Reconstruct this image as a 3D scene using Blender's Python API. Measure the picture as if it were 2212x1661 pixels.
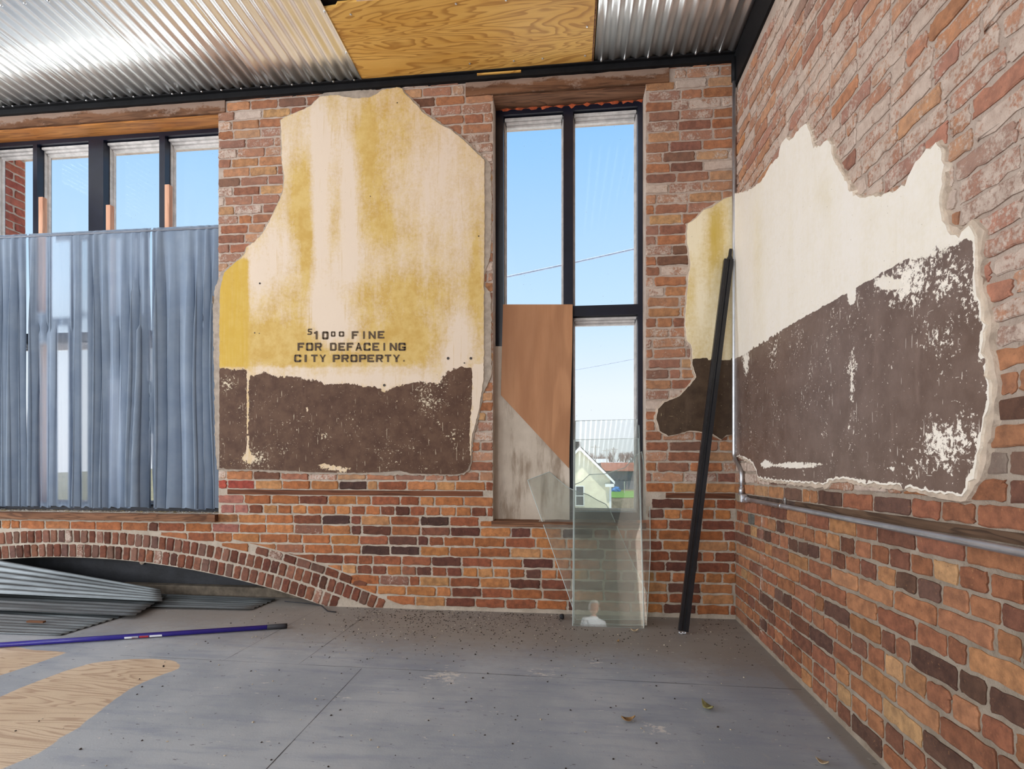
import bpy, bmesh, math, random
import numpy as np
from mathutils import Vector, Matrix, geometry, noise as mnoise
for o in list(bpy.data.objects): bpy.data.objects.remove(o, do_unlink=True)
S = bpy.context.scene
COL = S.collection
PI = math.pi

# ------------------------------------------------------------------ camera
FPX, HOR, CXP = 1140.0, 975.0, 1106.0
YAW = math.atan(120/1140)
CAM = np.array([-1.12814, -3.70093, 1.134])
RV = np.array([math.cos(YAW), math.sin(YAW), 0.0]); FV = np.array([-math.sin(YAW), math.cos(YAW), 0.0])
cd = bpy.data.cameras.new('camera'); co = bpy.data.objects.new('camera', cd); COL.objects.link(co)
co.location = CAM; co.rotation_euler = (PI/2, 0, YAW)
cd.sensor_fit = 'HORIZONTAL'; cd.sensor_width = 36; cd.lens = 36*FPX/2212
cd.shift_y = (HOR-830.5)/2212; cd.clip_start = .05; cd.clip_end = 600
S.camera = co

# ------------------------------------------------------------------ world, sun, daylight through the other windows, exposure
w = bpy.data.worlds.new('sky'); S.world = w; w.use_nodes = True
wt = w.node_tree; wt.nodes.clear()
wo = wt.nodes.new('ShaderNodeOutputWorld'); bg = wt.nodes.new('ShaderNodeBackground')
tc = wt.nodes.new('ShaderNodeTexCoord'); sx = wt.nodes.new('ShaderNodeSeparateXYZ'); rp = wt.nodes.new('ShaderNodeValToRGB')
wt.links.new(tc.outputs['Generated'], sx.inputs[0]); wt.links.new(sx.outputs['Z'], rp.inputs[0])
wt.links.new(rp.outputs[0], bg.inputs[0]); wt.links.new(bg.outputs[0], wo.inputs[0])
els = rp.color_ramp.elements
els[0].position = 0.0; els[0].color = (.86, .90, .96, 1)
els[1].position = 1.0; els[1].color = (.14, .34, .80, 1)
for p, c in ((.10, (.83, .90, 1.0)), (.25, (.56, .77, 1.0)), (.52, (.30, .58, .98))):
    e = els.new(p); e.color = (*c, 1)
bg.inputs[1].default_value = 1.1
sd = bpy.data.lights.new('sun', 'SUN'); so = bpy.data.objects.new('sun', sd); COL.objects.link(so)
sd.energy = 8.5; sd.angle = .01; sd.color = (1, .95, .86)
so.rotation_euler = Vector((.12, .22, -.97)).to_track_quat('-Z', 'Y').to_euler()
so.location = (-6, -12, 12)
def area(name, loc, direction, sx_, sy_, power, color=(1, 1, 1)):
    d = bpy.data.lights.new(name, 'AREA'); o = bpy.data.objects.new(name, d); COL.objects.link(o)
    d.shape = 'RECTANGLE'; d.size = sx_; d.size_y = sy_; d.energy = power; d.color = color
    o.location = loc; o.rotation_euler = Vector(direction).to_track_quat('-Z', 'Y').to_euler(); return o
# windows of the unseen rear and left walls let daylight in
REARY, LEFTX = -8.6, -8.6
REARWIN = [(-7.6, -5.8), (-4.7, -2.9)]
LEFTWIN = [(-7.4, -5.8), (-4.8, -3.2), (-2.2, -.6)]
for a, b in REARWIN: area('rear_window_daylight', ((a+b)/2, REARY-.15, 2.05), (0, 1, -.05), b-a, 2.9, 165, (.95, .97, 1))
for a, b in LEFTWIN: area('left_window_daylight', (LEFTX-.15, (a+b)/2, 2.1), (1, 0, -.02), b-a, 2.9, 150, (.95, .97, 1))
ADDEDWIN = [(-5.15, -4.15)]  # opening and lamp added in the unseen right wall to brighten the reflected person
for a, b in ADDEDWIN: area('added_right_daylight', (.15, (a+b)/2, 1.75), (-1, 0, 0), b-a, 1.7, 50, (.96, .98, 1))
vs = S.view_settings; vs.view_transform = 'Standard'; vs.look = 'None'; vs.gamma = 1; vs.use_curve_mapping = False
vs.exposure = 0.0
S.cycles.transparent_max_bounces = 24

# ------------------------------------------------------------------ helpers
def ray(px, py): return RV*((px-CXP)/FPX)+FV+np.array([0, 0, (HOR-py)/FPX])
def onY(px, py, y=0.0): d = ray(px, py); return CAM+d*((y-CAM[1])/d[1])
def onX(px, py, x=0.0): d = ray(px, py); return CAM+d*((x-CAM[0])/d[0])
def onZ(px, py, z=0.0): d = ray(px, py); return CAM+d*((z-CAM[2])/d[2])
def far(px, py, t): return CAM+ray(px, py)*t
def proj(P):
    q = np.asarray(P, float)-CAM; t = q@FV
    return CXP+FPX*(q@RV)/t, HOR-FPX*q[..., 2]/t
def srgb(r, g, b):
    f = lambda v: (v/255/12.92 if v/255 <= .04045 else ((v/255+.055)/1.055)**2.4)
    return (f(r), f(g), f(b), 1)
def tag(o, label=None, cat=None, group=None, kind=None):
    if label: o['label'] = label
    if cat: o['category'] = cat
    if group: o['group'] = group
    if kind: o['kind'] = kind
    return o
def mesh(name, V, Fs, mats, parent=None, smooth=False, mi=None, kind=None):
    me = bpy.data.meshes.new(name); me.from_pydata([tuple(map(float, v)) for v in V], [], [tuple(int(i) for i in f) for f in Fs]); me.update()
    for m in (mats if isinstance(mats, (list, tuple)) else [mats]): me.materials.append(m)
    if mi is not None: me.polygons.foreach_set('material_index', mi)
    if smooth: me.polygons.foreach_set('use_smooth', [True]*len(me.polygons))
    o = bpy.data.objects.new(name, me); COL.objects.link(o)
    if parent: o.parent = parent; o.matrix_parent_inverse = Matrix.Translation(-Vector(parent.location)) if parent.rotation_euler[:] == (0, 0, 0) else parent.matrix_world.inverted()
    if kind: o['kind'] = kind
    return o
def struct(name, *a, **k): return mesh(name, *a, kind='structure', **k)
def empty(name, loc, label=None, cat=None, group=None):
    o = bpy.data.objects.new(name, None); COL.objects.link(o); o.location = Vector(loc); o.empty_display_size = .1
    bpy.context.view_layer.update(); return tag(o, label, cat, group)
class MB:
    def __init__(s): s.V = []; s.F = []; s.M = []
    def add(s, V, F, m=0):
        n = len(s.V); s.V += [tuple(v) for v in V]; s.F += [tuple(i+n for i in f) for f in F]; s.M += [m]*len(F)
    def box(s, x0, x1, y0, y1, z0, z1, m=0, bev=0):
        if bev:
            bm = bmesh.new(); bmesh.ops.create_cube(bm, size=1)
            for v in bm.verts: v.co = Vector((x0+(v.co.x+.5)*(x1-x0), y0+(v.co.y+.5)*(y1-y0), z0+(v.co.z+.5)*(z1-z0)))
            bmesh.ops.bevel(bm, geom=bm.edges[:], offset=bev, segments=2, affect='EDGES', profile=.6)
            bm.verts.index_update(); s.add([v.co[:] for v in bm.verts], [[v.index for v in f.verts] for f in bm.faces], m); bm.free(); return
        V = [(x, y, z) for x in (x0, x1) for y in (y0, y1) for z in (z0, z1)]
        s.add(V, [(0, 1, 3, 2), (4, 6, 7, 5), (0, 4, 5, 1), (2, 3, 7, 6), (0, 2, 6, 4), (1, 5, 7, 3)], m)
    def tube(s, pts, r, n=12, m=0, caps=True):
        pts = [Vector(p) for p in pts]; rs = r if isinstance(r, (list, tuple)) else [r]*len(pts)
        V = []; T = None; nrm = None
        for i, p in enumerate(pts):
            d = (pts[min(i+1, len(pts)-1)]-pts[max(i-1, 0)]).normalized()
            if nrm is None: nrm = d.orthogonal().normalized()
            else: nrm = (nrm-d*nrm.dot(d)).normalized()
            b = d.cross(nrm)
            V += [tuple(p+(nrm*math.cos(2*PI*k/n)+b*math.sin(2*PI*k/n))*rs[i]) for k in range(n)]
        Fs = [(i*n+k, i*n+(k+1) % n, (i+1)*n+(k+1) % n, (i+1)*n+k) for i in range(len(pts)-1) for k in range(n)]
        if caps: Fs += [tuple(range(n))[::-1], tuple((len(pts)-1)*n+k for k in range(n))]
        s.add(V, Fs, m)
    def prism(s, pts2, f0, f1, m=0, mside=None):
        """pts2 polygon; f0,f1 map a 2D point to the near/far face"""
        n = len(pts2); V = [f0(p) for p in pts2]+[f1(p) for p in pts2]
        tri = geometry.tessellate_polygon([[Vector((p[0], p[1], 0)) for p in pts2]])
        s.add(V, [t for t in tri]+[tuple(n+i for i in reversed(t)) for t in tri], m)
        s.add(V, [(i, (i+1) % n, n+(i+1) % n, n+i) for i in range(n)], m if mside is None else mside)
    def build(s, name, mats, parent=None, smooth=False, kind=None):
        o = mesh(name, s.V, s.F, mats, parent, smooth, s.M, kind)
        bm = bmesh.new(); bm.from_mesh(o.data); bmesh.ops.recalc_face_normals(bm, faces=bm.faces[:]); bm.to_mesh(o.data); bm.free()
        return o
def attr_col(o, name, arr):
    a = o.data.attributes.new(name, 'FLOAT_COLOR', 'POINT'); a.data.foreach_set('color', np.asarray(arr, np.float32).ravel())
def inpoly(P, poly):
    P = np.asarray(P, float); poly = np.asarray(poly, float); x, y = P[:, 0], P[:, 1]; r = np.zeros(len(P), bool)
    j = len(poly)-1
    for i in range(len(poly)):
        xi, yi = poly[i]; xj, yj = poly[j]
        c = (yi > y) != (yj > y)
        with np.errstate(divide='ignore', invalid='ignore'): r ^= c & (x < (xj-xi)*(y-yi)/(yj-yi+1e-30)+xi)
        j = i
    return r
def pdist(P, poly):
    P = np.asarray(P, float); best = np.full(len(P), 1e9); poly = np.asarray(poly, float)
    for i in range(len(poly)):
        a, b = poly[i-1], poly[i]; d = b-a; t = np.clip(((P-a)@d)/(d@d+1e-12), 0, 1)
        best = np.minimum(best, np.hypot(*(P-(a+t[:, None]*d)).T))
    return best
def densify(poly, step, jit, seed, closed=True):
    rg = random.Random(seed); out = []
    n = len(poly)
    for i in range(n):
        a = np.array(poly[i], float); b = np.array(poly[(i+1) % n], float); L = np.hypot(*(b-a)); k = max(1, int(L/step))
        nn = np.array([-(b-a)[1], (b-a)[0]])/(L+1e-9)
        for j in range(k):
            p = a+(b-a)*j/k; o = jit*mnoise.noise(Vector((p[0]*38, p[1]*38, seed)))+jit*.9*mnoise.noise(Vector((p[0]*90, p[1]*90, seed+5)))
            out.append(tuple(p+nn*o))
    return out

# ------------------------------------------------------------------ materials
class N:
    def __init__(s, name):
        s.m = bpy.data.materials.new(name); s.m.use_nodes = True; s.t = s.m.node_tree; s.t.nodes.clear()
        s.out = s.t.nodes.new('ShaderNodeOutputMaterial'); s._tc = None
    def n(s, typ, **k):
        x = s.t.nodes.new(typ)
        for a, v in k.items(): setattr(x, a, v)
        return x
    def l(s, a, b): s.t.links.new(a, b)
    def put(s, sock, v):
        if hasattr(v, 'is_linked') or isinstance(v, bpy.types.NodeSocket): s.l(v, sock)
        else: sock.default_value = v
    def co(s, scale=(1, 1, 1), rot=(0, 0, 0), loc=(0, 0, 0)):
        if s._tc is None: s._tc = s.n('ShaderNodeTexCoord')
        m = s.n('ShaderNodeMapping'); s.l(s._tc.outputs['Object'], m.inputs[0]); m.inputs['Scale'].default_value = scale; m.inputs['Rotation'].default_value = rot; m.inputs['Location'].default_value = loc
        return m.outputs[0]
    def noise(s, vec, scale=5, detail=4, rough=.55, dist=0):
        x = s.n('ShaderNodeTexNoise'); s.l(vec, x.inputs['Vector']); x.inputs['Scale'].default_value = scale; x.inputs['Detail'].default_value = detail; x.inputs['Roughness'].default_value = rough; x.inputs['Distortion'].default_value = dist
        return x.outputs['Fac']
    def vor(s, vec, scale, feature='F1', out='Distance', rnd=1):
        x = s.n('ShaderNodeTexVoronoi'); x.feature = feature; s.l(vec, x.inputs['Vector']); x.inputs['Scale'].default_value = scale; x.inputs['Randomness'].default_value = rnd
        return x.outputs[out]
    def math(s, op, a, b=0.0, c=None, clamp=False):
        x = s.n('ShaderNodeMath', operation=op); x.use_clamp = clamp; s.put(x.inputs[0], a); s.put(x.inputs[1], b)
        if c is not None: s.put(x.inputs[2], c)
        return x.outputs[0]
    def ramp(s, v, a, b, lo=0.0, hi=1.0, smooth=True):
        x = s.n('ShaderNodeMapRange'); x.interpolation_type = 'SMOOTHSTEP' if smooth else 'LINEAR'; x.clamp = True
        s.put(x.inputs['Value'], v); x.inputs['From Min'].default_value = a; x.inputs['From Max'].default_value = b; s.put(x.inputs['To Min'], lo); s.put(x.inputs['To Max'], hi)
        return x.outputs[0]
    def mix(s, f, a, b, blend='MIX'):
        x = s.n('ShaderNodeMix'); x.data_type = 'RGBA'; x.blend_type = blend; s.put(x.inputs[0], f); s.put(x.inputs[6], a); s.put(x.inputs[7], b); return x.outputs[2]
    def attr(s, name): return s.n('ShaderNodeAttribute', attribute_name=name)
    def sep(s, c):
        x = s.n('ShaderNodeSeparateColor'); s.l(c, x.inputs[0]); return x.outputs
    def bump(s, h, strength=.3, dist=.01):
        x = s.n('ShaderNodeBump'); x.inputs['Strength'].default_value = strength; x.inputs['Distance'].default_value = dist; s.l(h, x.inputs['Height']); return x.outputs[0]
    def bsdf(s, col, rough=.7, metal=0.0, spec=.4, normal=None, **k):
        x = s.n('ShaderNodeBsdfPrincipled'); s.put(x.inputs['Base Color'], col); s.put(x.inputs['Roughness'], rough); s.put(x.inputs['Metallic'], metal); s.put(x.inputs['Specular IOR Level'], spec)
        for a, v in k.items(): s.put(x.inputs[a.replace('_', ' ')], v)
        if normal is not None: s.l(normal, x.inputs['Normal'])
        s.l(x.outputs[0], s.out.inputs[0]); return x
def flat(name, rgb, rough=.6, metal=0.0, var=.18, scale=14, bump=.15, spec=.4, stretch=(1, 1, 1)):
    k = N(name); v = k.co(stretch); n1 = k.noise(v, scale, 6, .6)
    c = rgb if len(rgb) == 4 else (*rgb, 1)
    col = k.mix(k.ramp(n1, .3, .7), tuple(x*(1-var) for x in c[:3])+(1,), tuple(min(1, x*(1+var)) for x in c[:3])+(1,))
    k.bsdf(col, rough, metal, spec, k.bump(k.noise(v, scale*6, 4), bump, .004)); return k.m

def brick_material():
    k = N('brick'); v = k.co(); a = k.attr('tone')
    n1 = k.noise(v, 26, 6, .65); n2 = k.noise(v, 90, 4, .6); n3 = k.noise(v, 7, 8, .72); fine = k.noise(v, 260, 3, .6)
    base = k.mix(1.0, a.outputs['Color'], k.mix(k.ramp(n1, .25, .75), (.62, .60, .60, 1), (1.28, 1.22, 1.12, 1)), 'MULTIPLY')
    base = k.mix(k.ramp(n2, .62, .74, 0, .35), base, (.55, .27, .12, 1))
    base = k.mix(k.ramp(n2, .38, .26, 0, .5), base, (.10, .05, .04, 1))
    sm = k.math('ADD', k.math('MULTIPLY', n3, .62), k.math('MULTIPLY', n2, .38)); sm = k.math('ADD', k.math('ADD', k.math('MULTIPLY', k.math('SUBTRACT', sm, .5), 1.7), .5), a.outputs['Alpha'])
    f = k.ramp(sm, .93, 1.12, 0, .92)
    morc = k.mix(k.ramp(n1, .3, .7), srgb(180, 160, 146), srgb(202, 184, 170))
    haze = k.mix(k.ramp(a.outputs['Alpha'], .1, .55, .02, .42), base, srgb(176, 140, 122))
    col = k.mix(f, haze, morc)
    h = k.math('ADD', k.math('MULTIPLY', n2, .6), k.math('ADD', k.math('MULTIPLY', fine, .5), k.math('MULTIPLY', n1, .9)))
    h = k.math('ADD', h, k.math('MULTIPLY', f, .5))
    k.bsdf(col, .9, 0, .2, k.bump(h, .55, .006)); return k.m
def mortar_material(lo1=srgb(140, 126, 110), lo2=srgb(168, 154, 138), name='mortar'):
    k = N(name); v = k.co(); n1 = k.noise(v, 9, 6, .65); n2 = k.noise(v, 70, 5, .65); n3 = k.noise(v, 320, 3, .7)
    sx = k.n('ShaderNodeSeparateXYZ'); k.l(k.co(), sx.inputs[0])
    hi = k.ramp(sx.outputs['Z'], .6, 1.8)  # paler upward, standing in for stronger light high on the wall
    c = k.mix(k.ramp(n1, .3, .7), k.mix(hi, lo1, srgb(176, 156, 142)), k.mix(hi, lo2, srgb(198, 180, 166)))
    c = k.mix(k.ramp(n2, .4, .25, 0, .65), c, srgb(105, 84, 68))
    h = k.math('ADD', k.math('MULTIPLY', n2, 1.2), k.math('MULTIPLY', n3, .5))
    k.bsdf(c, .95, 0, .15, k.bump(h, .7, .01)); return k.m
BRICK, MORTAR = brick_material(), mortar_material()
MORTARP = mortar_material(srgb(172, 158, 142), srgb(198, 184, 168), 'pale_mortar')

def plaster_material(name, yel, yel2, pale, strip, brown, brown2, chip, rough_lo, rough_brown, k1=.55, flakes=1.0, streak=1.0, specb=.25):
    """R brown paint, G paler wash, B saturated strip, A density of chips; the noise only frays the borders"""
    k = N(name); v = k.co(); a = k.attr('mask'); R, G, B = k.sep(a.outputs['Color'])[:3]; A = a.outputs['Alpha']
    vs_ = k.co((1, 1, .16)); nz = k.noise(vs_, 11, 8, .68); nf = k.noise(v, 42, 8, .72); nb = k.noise(v, 9, 9, .7); nn = k.noise(v, 150, 4, .6)
    vs2 = k.co((1, 1, .05)); ns = k.noise(vs2, 60, 4, .6)
    y = k.mix(k.ramp(nb, .35, .65), yel, yel2)
    y = k.mix(k.math('MULTIPLY', B, k.ramp(ns, .3, .7, .55, 1.0)), y, strip)
    pm = k.math('ADD', G, k.math('ADD', k.math('MULTIPLY', k.math('SUBTRACT', nz, .5), 1.1*streak), k.math('MULTIPLY', k.math('SUBTRACT', nf, .5), .85)))
    y = k.mix(k.ramp(pm, .20, .78, 0, .95, False), y, pale)
    y = k.mix(k.math('MULTIPLY', k.ramp(ns, .60, .70), .35*streak), y, yel)
    spk = k.ramp(k.noise(v, 95, 2, .5), .735, .76, 0, .6); y = k.mix(spk, y, srgb(120, 95, 70))
    # brown paint
    bm_ = k.math('ADD', R, k.math('ADD', k.math('MULTIPLY', k.math('SUBTRACT', nf, .5), k1*2), k.math('MULTIPLY', k.math('SUBTRACT', nb, .5), k1)))
    bf = k.ramp(bm_, .47, .53)
    br = k.mix(k.ramp(nb, .3, .7), brown, brown2); br = k.mix(k.ramp(nz, .55, .75, 0, .35), br, tuple(min(1, x*1.7+.02) for x in brown2[:3])+(1,))
    # chips and scratches down to the white coat
    cd_ = k.math('MULTIPLY', k.math('ADD', k.noise(v, 60, 6, .75), k.math('MULTIPLY', k.noise(v, 5, 5, .6), .55)), 1.0)
    ch = k.ramp(k.math('ADD', cd_, k.math('MULTIPLY', A, .5)), 1.03/flakes, 1.065/flakes)
    sc = k.noise(k.co((1, 1, .07), (.0, .0, .0)), 130, 2, .5); sc2 = k.ramp(k.math('ADD', sc, k.math('MULTIPLY', A, .12)), .74, .76, 0, .8)
    diag = k.noise(k.co((.09, .09, 1), (.6, .5, .7)), 120, 2, .5); sc3 = k.ramp(k.math('ADD', diag, k.math('MULTIPLY', A, .1)), .77, .79, 0, .6)
    dots = k.ramp(k.vor(v, 34), .085, .06); dsel = k.ramp(k.noise(v, 14, 2), .55, .62); dots = k.math('MULTIPLY', dots, dsel); dots = k.math('MAXIMUM', dots, k.math('MULTIPLY', k.ramp(k.vor(k.co((1, 1, .7)), 95), .14, .10), k.ramp(k.noise(v, 23, 3, .7), .56, .60)))
    chips = k.math('MAXIMUM', k.math('MAXIMUM', ch, dots), k.math('MAXIMUM', sc2, sc3))
    br = k.mix(chips, br, chip)
    col = k.mix(bf, y, br)
    h = k.math('ADD', k.math('MULTIPLY', nf, .5), k.math('ADD', k.math('MULTIPLY', nn, .25), k.math('MULTIPLY', bf, .25)))
    k.bsdf(col, k.math('ADD', k.math('MULTIPLY', bf, rough_brown-rough_lo), rough_lo), 0, specb, k.bump(h, .28, .004)); return k.m
PL_BACK = plaster_material('aged_ochre_plaster', srgb(192, 156, 84), srgb(206, 176, 112), srgb(218, 199, 180), srgb(196, 160, 62), srgb(74, 48, 34), srgb(96, 70, 53), srgb(206, 190, 164), .8, .66)
PL_SIDE = plaster_material('aged_ochre_plaster_strip', srgb(206, 178, 112), srgb(216, 192, 132), srgb(236, 222, 192), srgb(190, 160, 60), srgb(62, 46, 34), srgb(84, 66, 50), srgb(170, 156, 122), .75, .5, flakes=.93)
PL_RIGHT = plaster_material('cream_plaster', srgb(220, 208, 184), srgb(228, 218, 198), srgb(232, 224, 214), srgb(220, 196, 120), srgb(98, 78, 68), srgb(116, 96, 86), srgb(238, 228, 214), .7, .36, k1=.5, flakes=1.02, streak=.6, specb=.45)
UNDER = flat('scratch_coat', srgb(186, 168, 150), .95, var=.16, scale=24, bump=.6)
UNDERG = flat('grey_scratch_coat', srgb(160, 146, 132), .95, var=.16, scale=24, bump=.6)
UNDERW = flat('white_plaster_edge', srgb(222, 208, 190), .9, var=.1, scale=30, bump=.5)

def wood(name, c1, c2, dark, stretch, scale=1.0, rings=14, rough=.6, spec=.35, lines=.5, nsc=1.6, smear=None):
    k = N(name); v = k.co(stretch); n = k.noise(v, nsc*scale, 3, .5, .6)
    r = k.math('FRACT', k.math('MULTIPLY', n, rings)); e = k.ramp(r, .0, .85); e2 = k.ramp(r, .90, 1.0, 1, 0)
    g = k.math('MULTIPLY', k.math('POWER', e, 4.0), e2)
    fib = k.noise(k.co(tuple(x*(9 if x > 1 else .9) for x in stretch)), 12*scale, 3, .6)
    col = k.mix(k.ramp(k.noise(v, 2.2*scale, 5), .3, .7), c1, c2); col = k.mix(k.math('MULTIPLY', g, lines), col, dark)
    col = k.mix(k.ramp(fib, .5, .75, 0, .25), col, dark)
    if smear:
        sm = k.math('ADD', k.noise(k.co((.6, 1, 1.6)), 6, 7, .7), k.math('MULTIPLY', k.noise(k.co(), 50, 4, .7), .25)); sz = k.n('ShaderNodeSeparateXYZ'); k.l(k.co(), sz.inputs[0])
        col = k.mix(k.ramp(k.math('ADD', sm, k.ramp(sz.outputs['Z'], smear[0], smear[1], -.08, .16)), .60, .74, 0, .75), col, srgb(150, 128, 114))
    k.bsdf(col, rough, 0, spec, k.bump(k.math('ADD', fib, g), .12, .003)); return k.m
PLYCEIL = wood('ceiling_plywood', srgb(214, 160, 76), srgb(228, 180, 98), srgb(150, 92, 30), (.75, 4.6, 4.6), 1.0, 16, .5, .4, .6, 1.2)
PLYORANGE = wood('orange_plywood', srgb(164, 114, 78), srgb(182, 132, 94), srgb(132, 86, 56), (3.2, 3.2, .55), 1.0, 3, .6, .3, .35, 1.0)
OLDWOOD = wood('old_brown_timber', srgb(104, 70, 50), srgb(134, 96, 72), srgb(54, 36, 28), (.5, 5, 5), 1.6, 7, .9, .2, .55)
OLDWOODY = wood('old_brown_timber_side', srgb(84, 64, 50), srgb(108, 84, 66), srgb(40, 30, 24), (5, .5, 6), 1.6, 8, .85, .2, .6)
REDWOOD = wood('dark_reddish_timber', srgb(96, 58, 40), srgb(116, 72, 50), srgb(50, 32, 26), (.5, 5, 5), 1.6, 6, .85, .2, .5)
LINTELW = wood('mortar_smeared_lintel', srgb(100, 68, 48), srgb(126, 90, 66), srgb(50, 34, 26), (.5, 5, 5), 1.6, 6, .9, .2, .45, smear=(3.69, 3.75))
ORANGEWOOD = wood('orange_timber', srgb(160, 98, 46), srgb(184, 122, 60), srgb(84, 48, 26), (.4, 5, 5), 1.6, 6, .7, .3, .5)
STICKW = wood('pine_stick', srgb(200, 146, 118), srgb(218, 170, 140), srgb(150, 94, 70), (6, 6, .6), 1.4, 4, .7, .3, .35)
def metal(name, c, rough, var=.1, scale=7, streak=(1, 1, 1), metal_=1.0, span=.03):
    k = N(name); v = k.co(streak); n1 = k.noise(v, scale, 4, .6); sp = k.vor(k.co(), 55, out='Color'); spv = k.sep(sp)[0]
    col = k.mix(k.ramp(n1, .35, .65), tuple(x*(1-var) for x in c)+(1,), tuple(min(1, x*(1+var)) for x in c)+(1,))
    r = k.math('ADD', k.math('MULTIPLY', k.math('SUBTRACT', n1, .5), .16 if span else .06), k.math('ADD', k.math('MULTIPLY', spv, span), rough))
    k.bsdf(col, r, metal_, .5, k.bump(k.noise(v, 12, 2), .02, .002) if span else None); return k.m
GALV = metal('galvanized_steel', (.94, .945, .93), .31, .03, 3, metal_=.86, span=0)
GALVOLD = metal('galvanized_steel_floor_sheets', (.155, .172, .18), .44, .35, 9, (.12, 2, 2), .6)
CONDUIT = metal('galvanized_conduit', (.58, .59, .62), .42)
SCREW = metal('zinc_screw', (.72, .72, .72), .3)
BLACKM = flat('black_steel', srgb(20, 20, 22), .6, .0, .25, 12, .1, .2)
FRAME = flat('black_navy_frame', srgb(20, 23, 38), .30, 0, .2, 9, .06, .5)
STOP = flat('weathered_grey_glazing_stop', srgb(196, 190, 186), .6, 0, .16, 20, .2, stretch=(1, 1, 1))
BARBLK = flat('black_anodized_bar', srgb(22, 22, 26), .33, 0, .3, 20, .05, .5)
TIP = flat('black_rubber', srgb(30, 28, 32), .7)
BLUE = flat('glossy_blue_paint', srgb(44, 34, 132), .28, 0, .1, 10, .02, .5)
WHITEL = flat('white_sticker', srgb(222, 222, 226), .5, 0, .05); REDL = flat('red_sticker', srgb(170, 50, 60), .5, 0, .1)
DARKDECK = flat('dark_roof_deck', srgb(40, 34, 30), .9)
FOAM = flat('orange_expanding_foam', srgb(176, 82, 44), .8, 0, .3, 40, .6)
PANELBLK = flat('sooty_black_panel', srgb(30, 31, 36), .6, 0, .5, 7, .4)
def cement_board():
    k = N('stained_cement_board'); v = k.co(); vz = k.co((1, 1, .18)); n1 = k.noise(v, 3.2, 6, .6); n2 = k.noise(vz, 7, 6, .65); n3 = k.noise(v, 60, 4)
    c = k.mix(k.ramp(n1, .3, .7), srgb(182, 168, 152), srgb(206, 192, 176)); c = k.mix(k.ramp(n2, .50, .68, 0, .75), c, srgb(124, 104, 84)); c = k.mix(k.ramp(n3, .66, .8, 0, .4), c, srgb(110, 94, 78))
    k.bsdf(c, .85, 0, .25, k.bump(n3, .2, .003)); return k.m
CEMENT = cement_board()
def pane_glass(name, refl=.085, dust=.03, dustcol=(.75, .76, .74, 1), specks=0.0, tint=(.97, .985, .975, 1), dscale=3):
    k = N(name); v = k.co(); lw = k.n('ShaderNodeLayerWeight'); lw.inputs['Blend'].default_value = .5
    f5 = k.math('POWER', lw.outputs['Facing'], 4.0); fr = k.math('ADD', k.math('MULTIPLY', f5, 1-refl), refl, clamp=True)
    tr = k.n('ShaderNodeBsdfTransparent'); tr.inputs[0].default_value = tint
    gl = k.n('ShaderNodeBsdfGlossy'); gl.inputs['Roughness'].default_value = .02; gl.inputs[0].default_value = (1, 1, 1, 1)
    df = k.n('ShaderNodeBsdfDiffuse'); df.inputs[0].default_value = dustcol
    m1 = k.n('ShaderNodeMixShader'); k.l(fr, m1.inputs[0]); k.l(tr.outputs[0], m1.inputs[1]); k.l(gl.outputs[0], m1.inputs[2])
    nd = k.ramp(k.noise(v, dscale, 7, .65), .3, .75, dust*.5, dust*1.7)
    if specks:
        sp = k.ramp(k.vor(v, 30), .062, .045); sel = k.ramp(k.noise(v, 7, 2), .55, .60); sp = k.math('MULTIPLY', sp, sel)
        df2 = k.n('ShaderNodeBsdfDiffuse'); df2.inputs[0].default_value = (.03, .03, .035, 1)
        m3 = k.n('ShaderNodeMixShader'); k.l(k.math('MULTIPLY', sp, specks), m3.inputs[0]); k.l(df.outputs[0], m3.inputs[1]); k.l(df2.outputs[0], m3.inputs[2])
        nd = k.math('MAXIMUM', nd, k.math('MULTIPLY', sp, specks)); src = m3.outputs[0]
    else: src = df.outputs[0]
    m2 = k.n('ShaderNodeMixShader'); k.l(nd, m2.inputs[0]); k.l(m1.outputs[0], m2.inputs[1]); k.l(src, m2.inputs[2])
    k.l(m2.outputs[0], k.out.inputs[0]); return k.m
WINGLASS = pane_glass('window_glass', .006, .008, specks=.8, dscale=5)
PANEGLASS = pane_glass('loose_pane_glass', .095, .05, (.66, .66, .58, 1), tint=(.93, .955, .94, 1))  # dust film, thickened to imitate a whitish reflected haze
PANEGLASS2 = pane_glass('dusty_pane_glass', .11, .13, (.62, .62, .55, 1), tint=(.90, .93, .91, 1))
k = N('bare_glass_back'); x = k.n('ShaderNodeBsdfTransparent'); k.l(x.outputs[0], k.out.inputs[0]); CLEAR = k.m
k = N('cut_glass_edge'); k.bsdf((.46, .52, .51, 1), .10, 0, 1.0); EDGE = k.m

# ------------------------------------------------------------------ the setting: walls
WTOP = 3.86
W1 = (-5.85, -3.728, .666, 3.67); W2 = (-1.653, -.594, .642, 3.66)
ARC_C = np.array([-4.93, -6.402]); ARC_R = 6.717
LINT1 = (-6.1, -3.66, 3.67, 3.765); LINT2 = (-1.86, -.40, 3.66, 3.752)
def arc_x(z, r=ARC_R): return math.sqrt(max(0, r*r-(z-ARC_C[1])**2))

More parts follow.
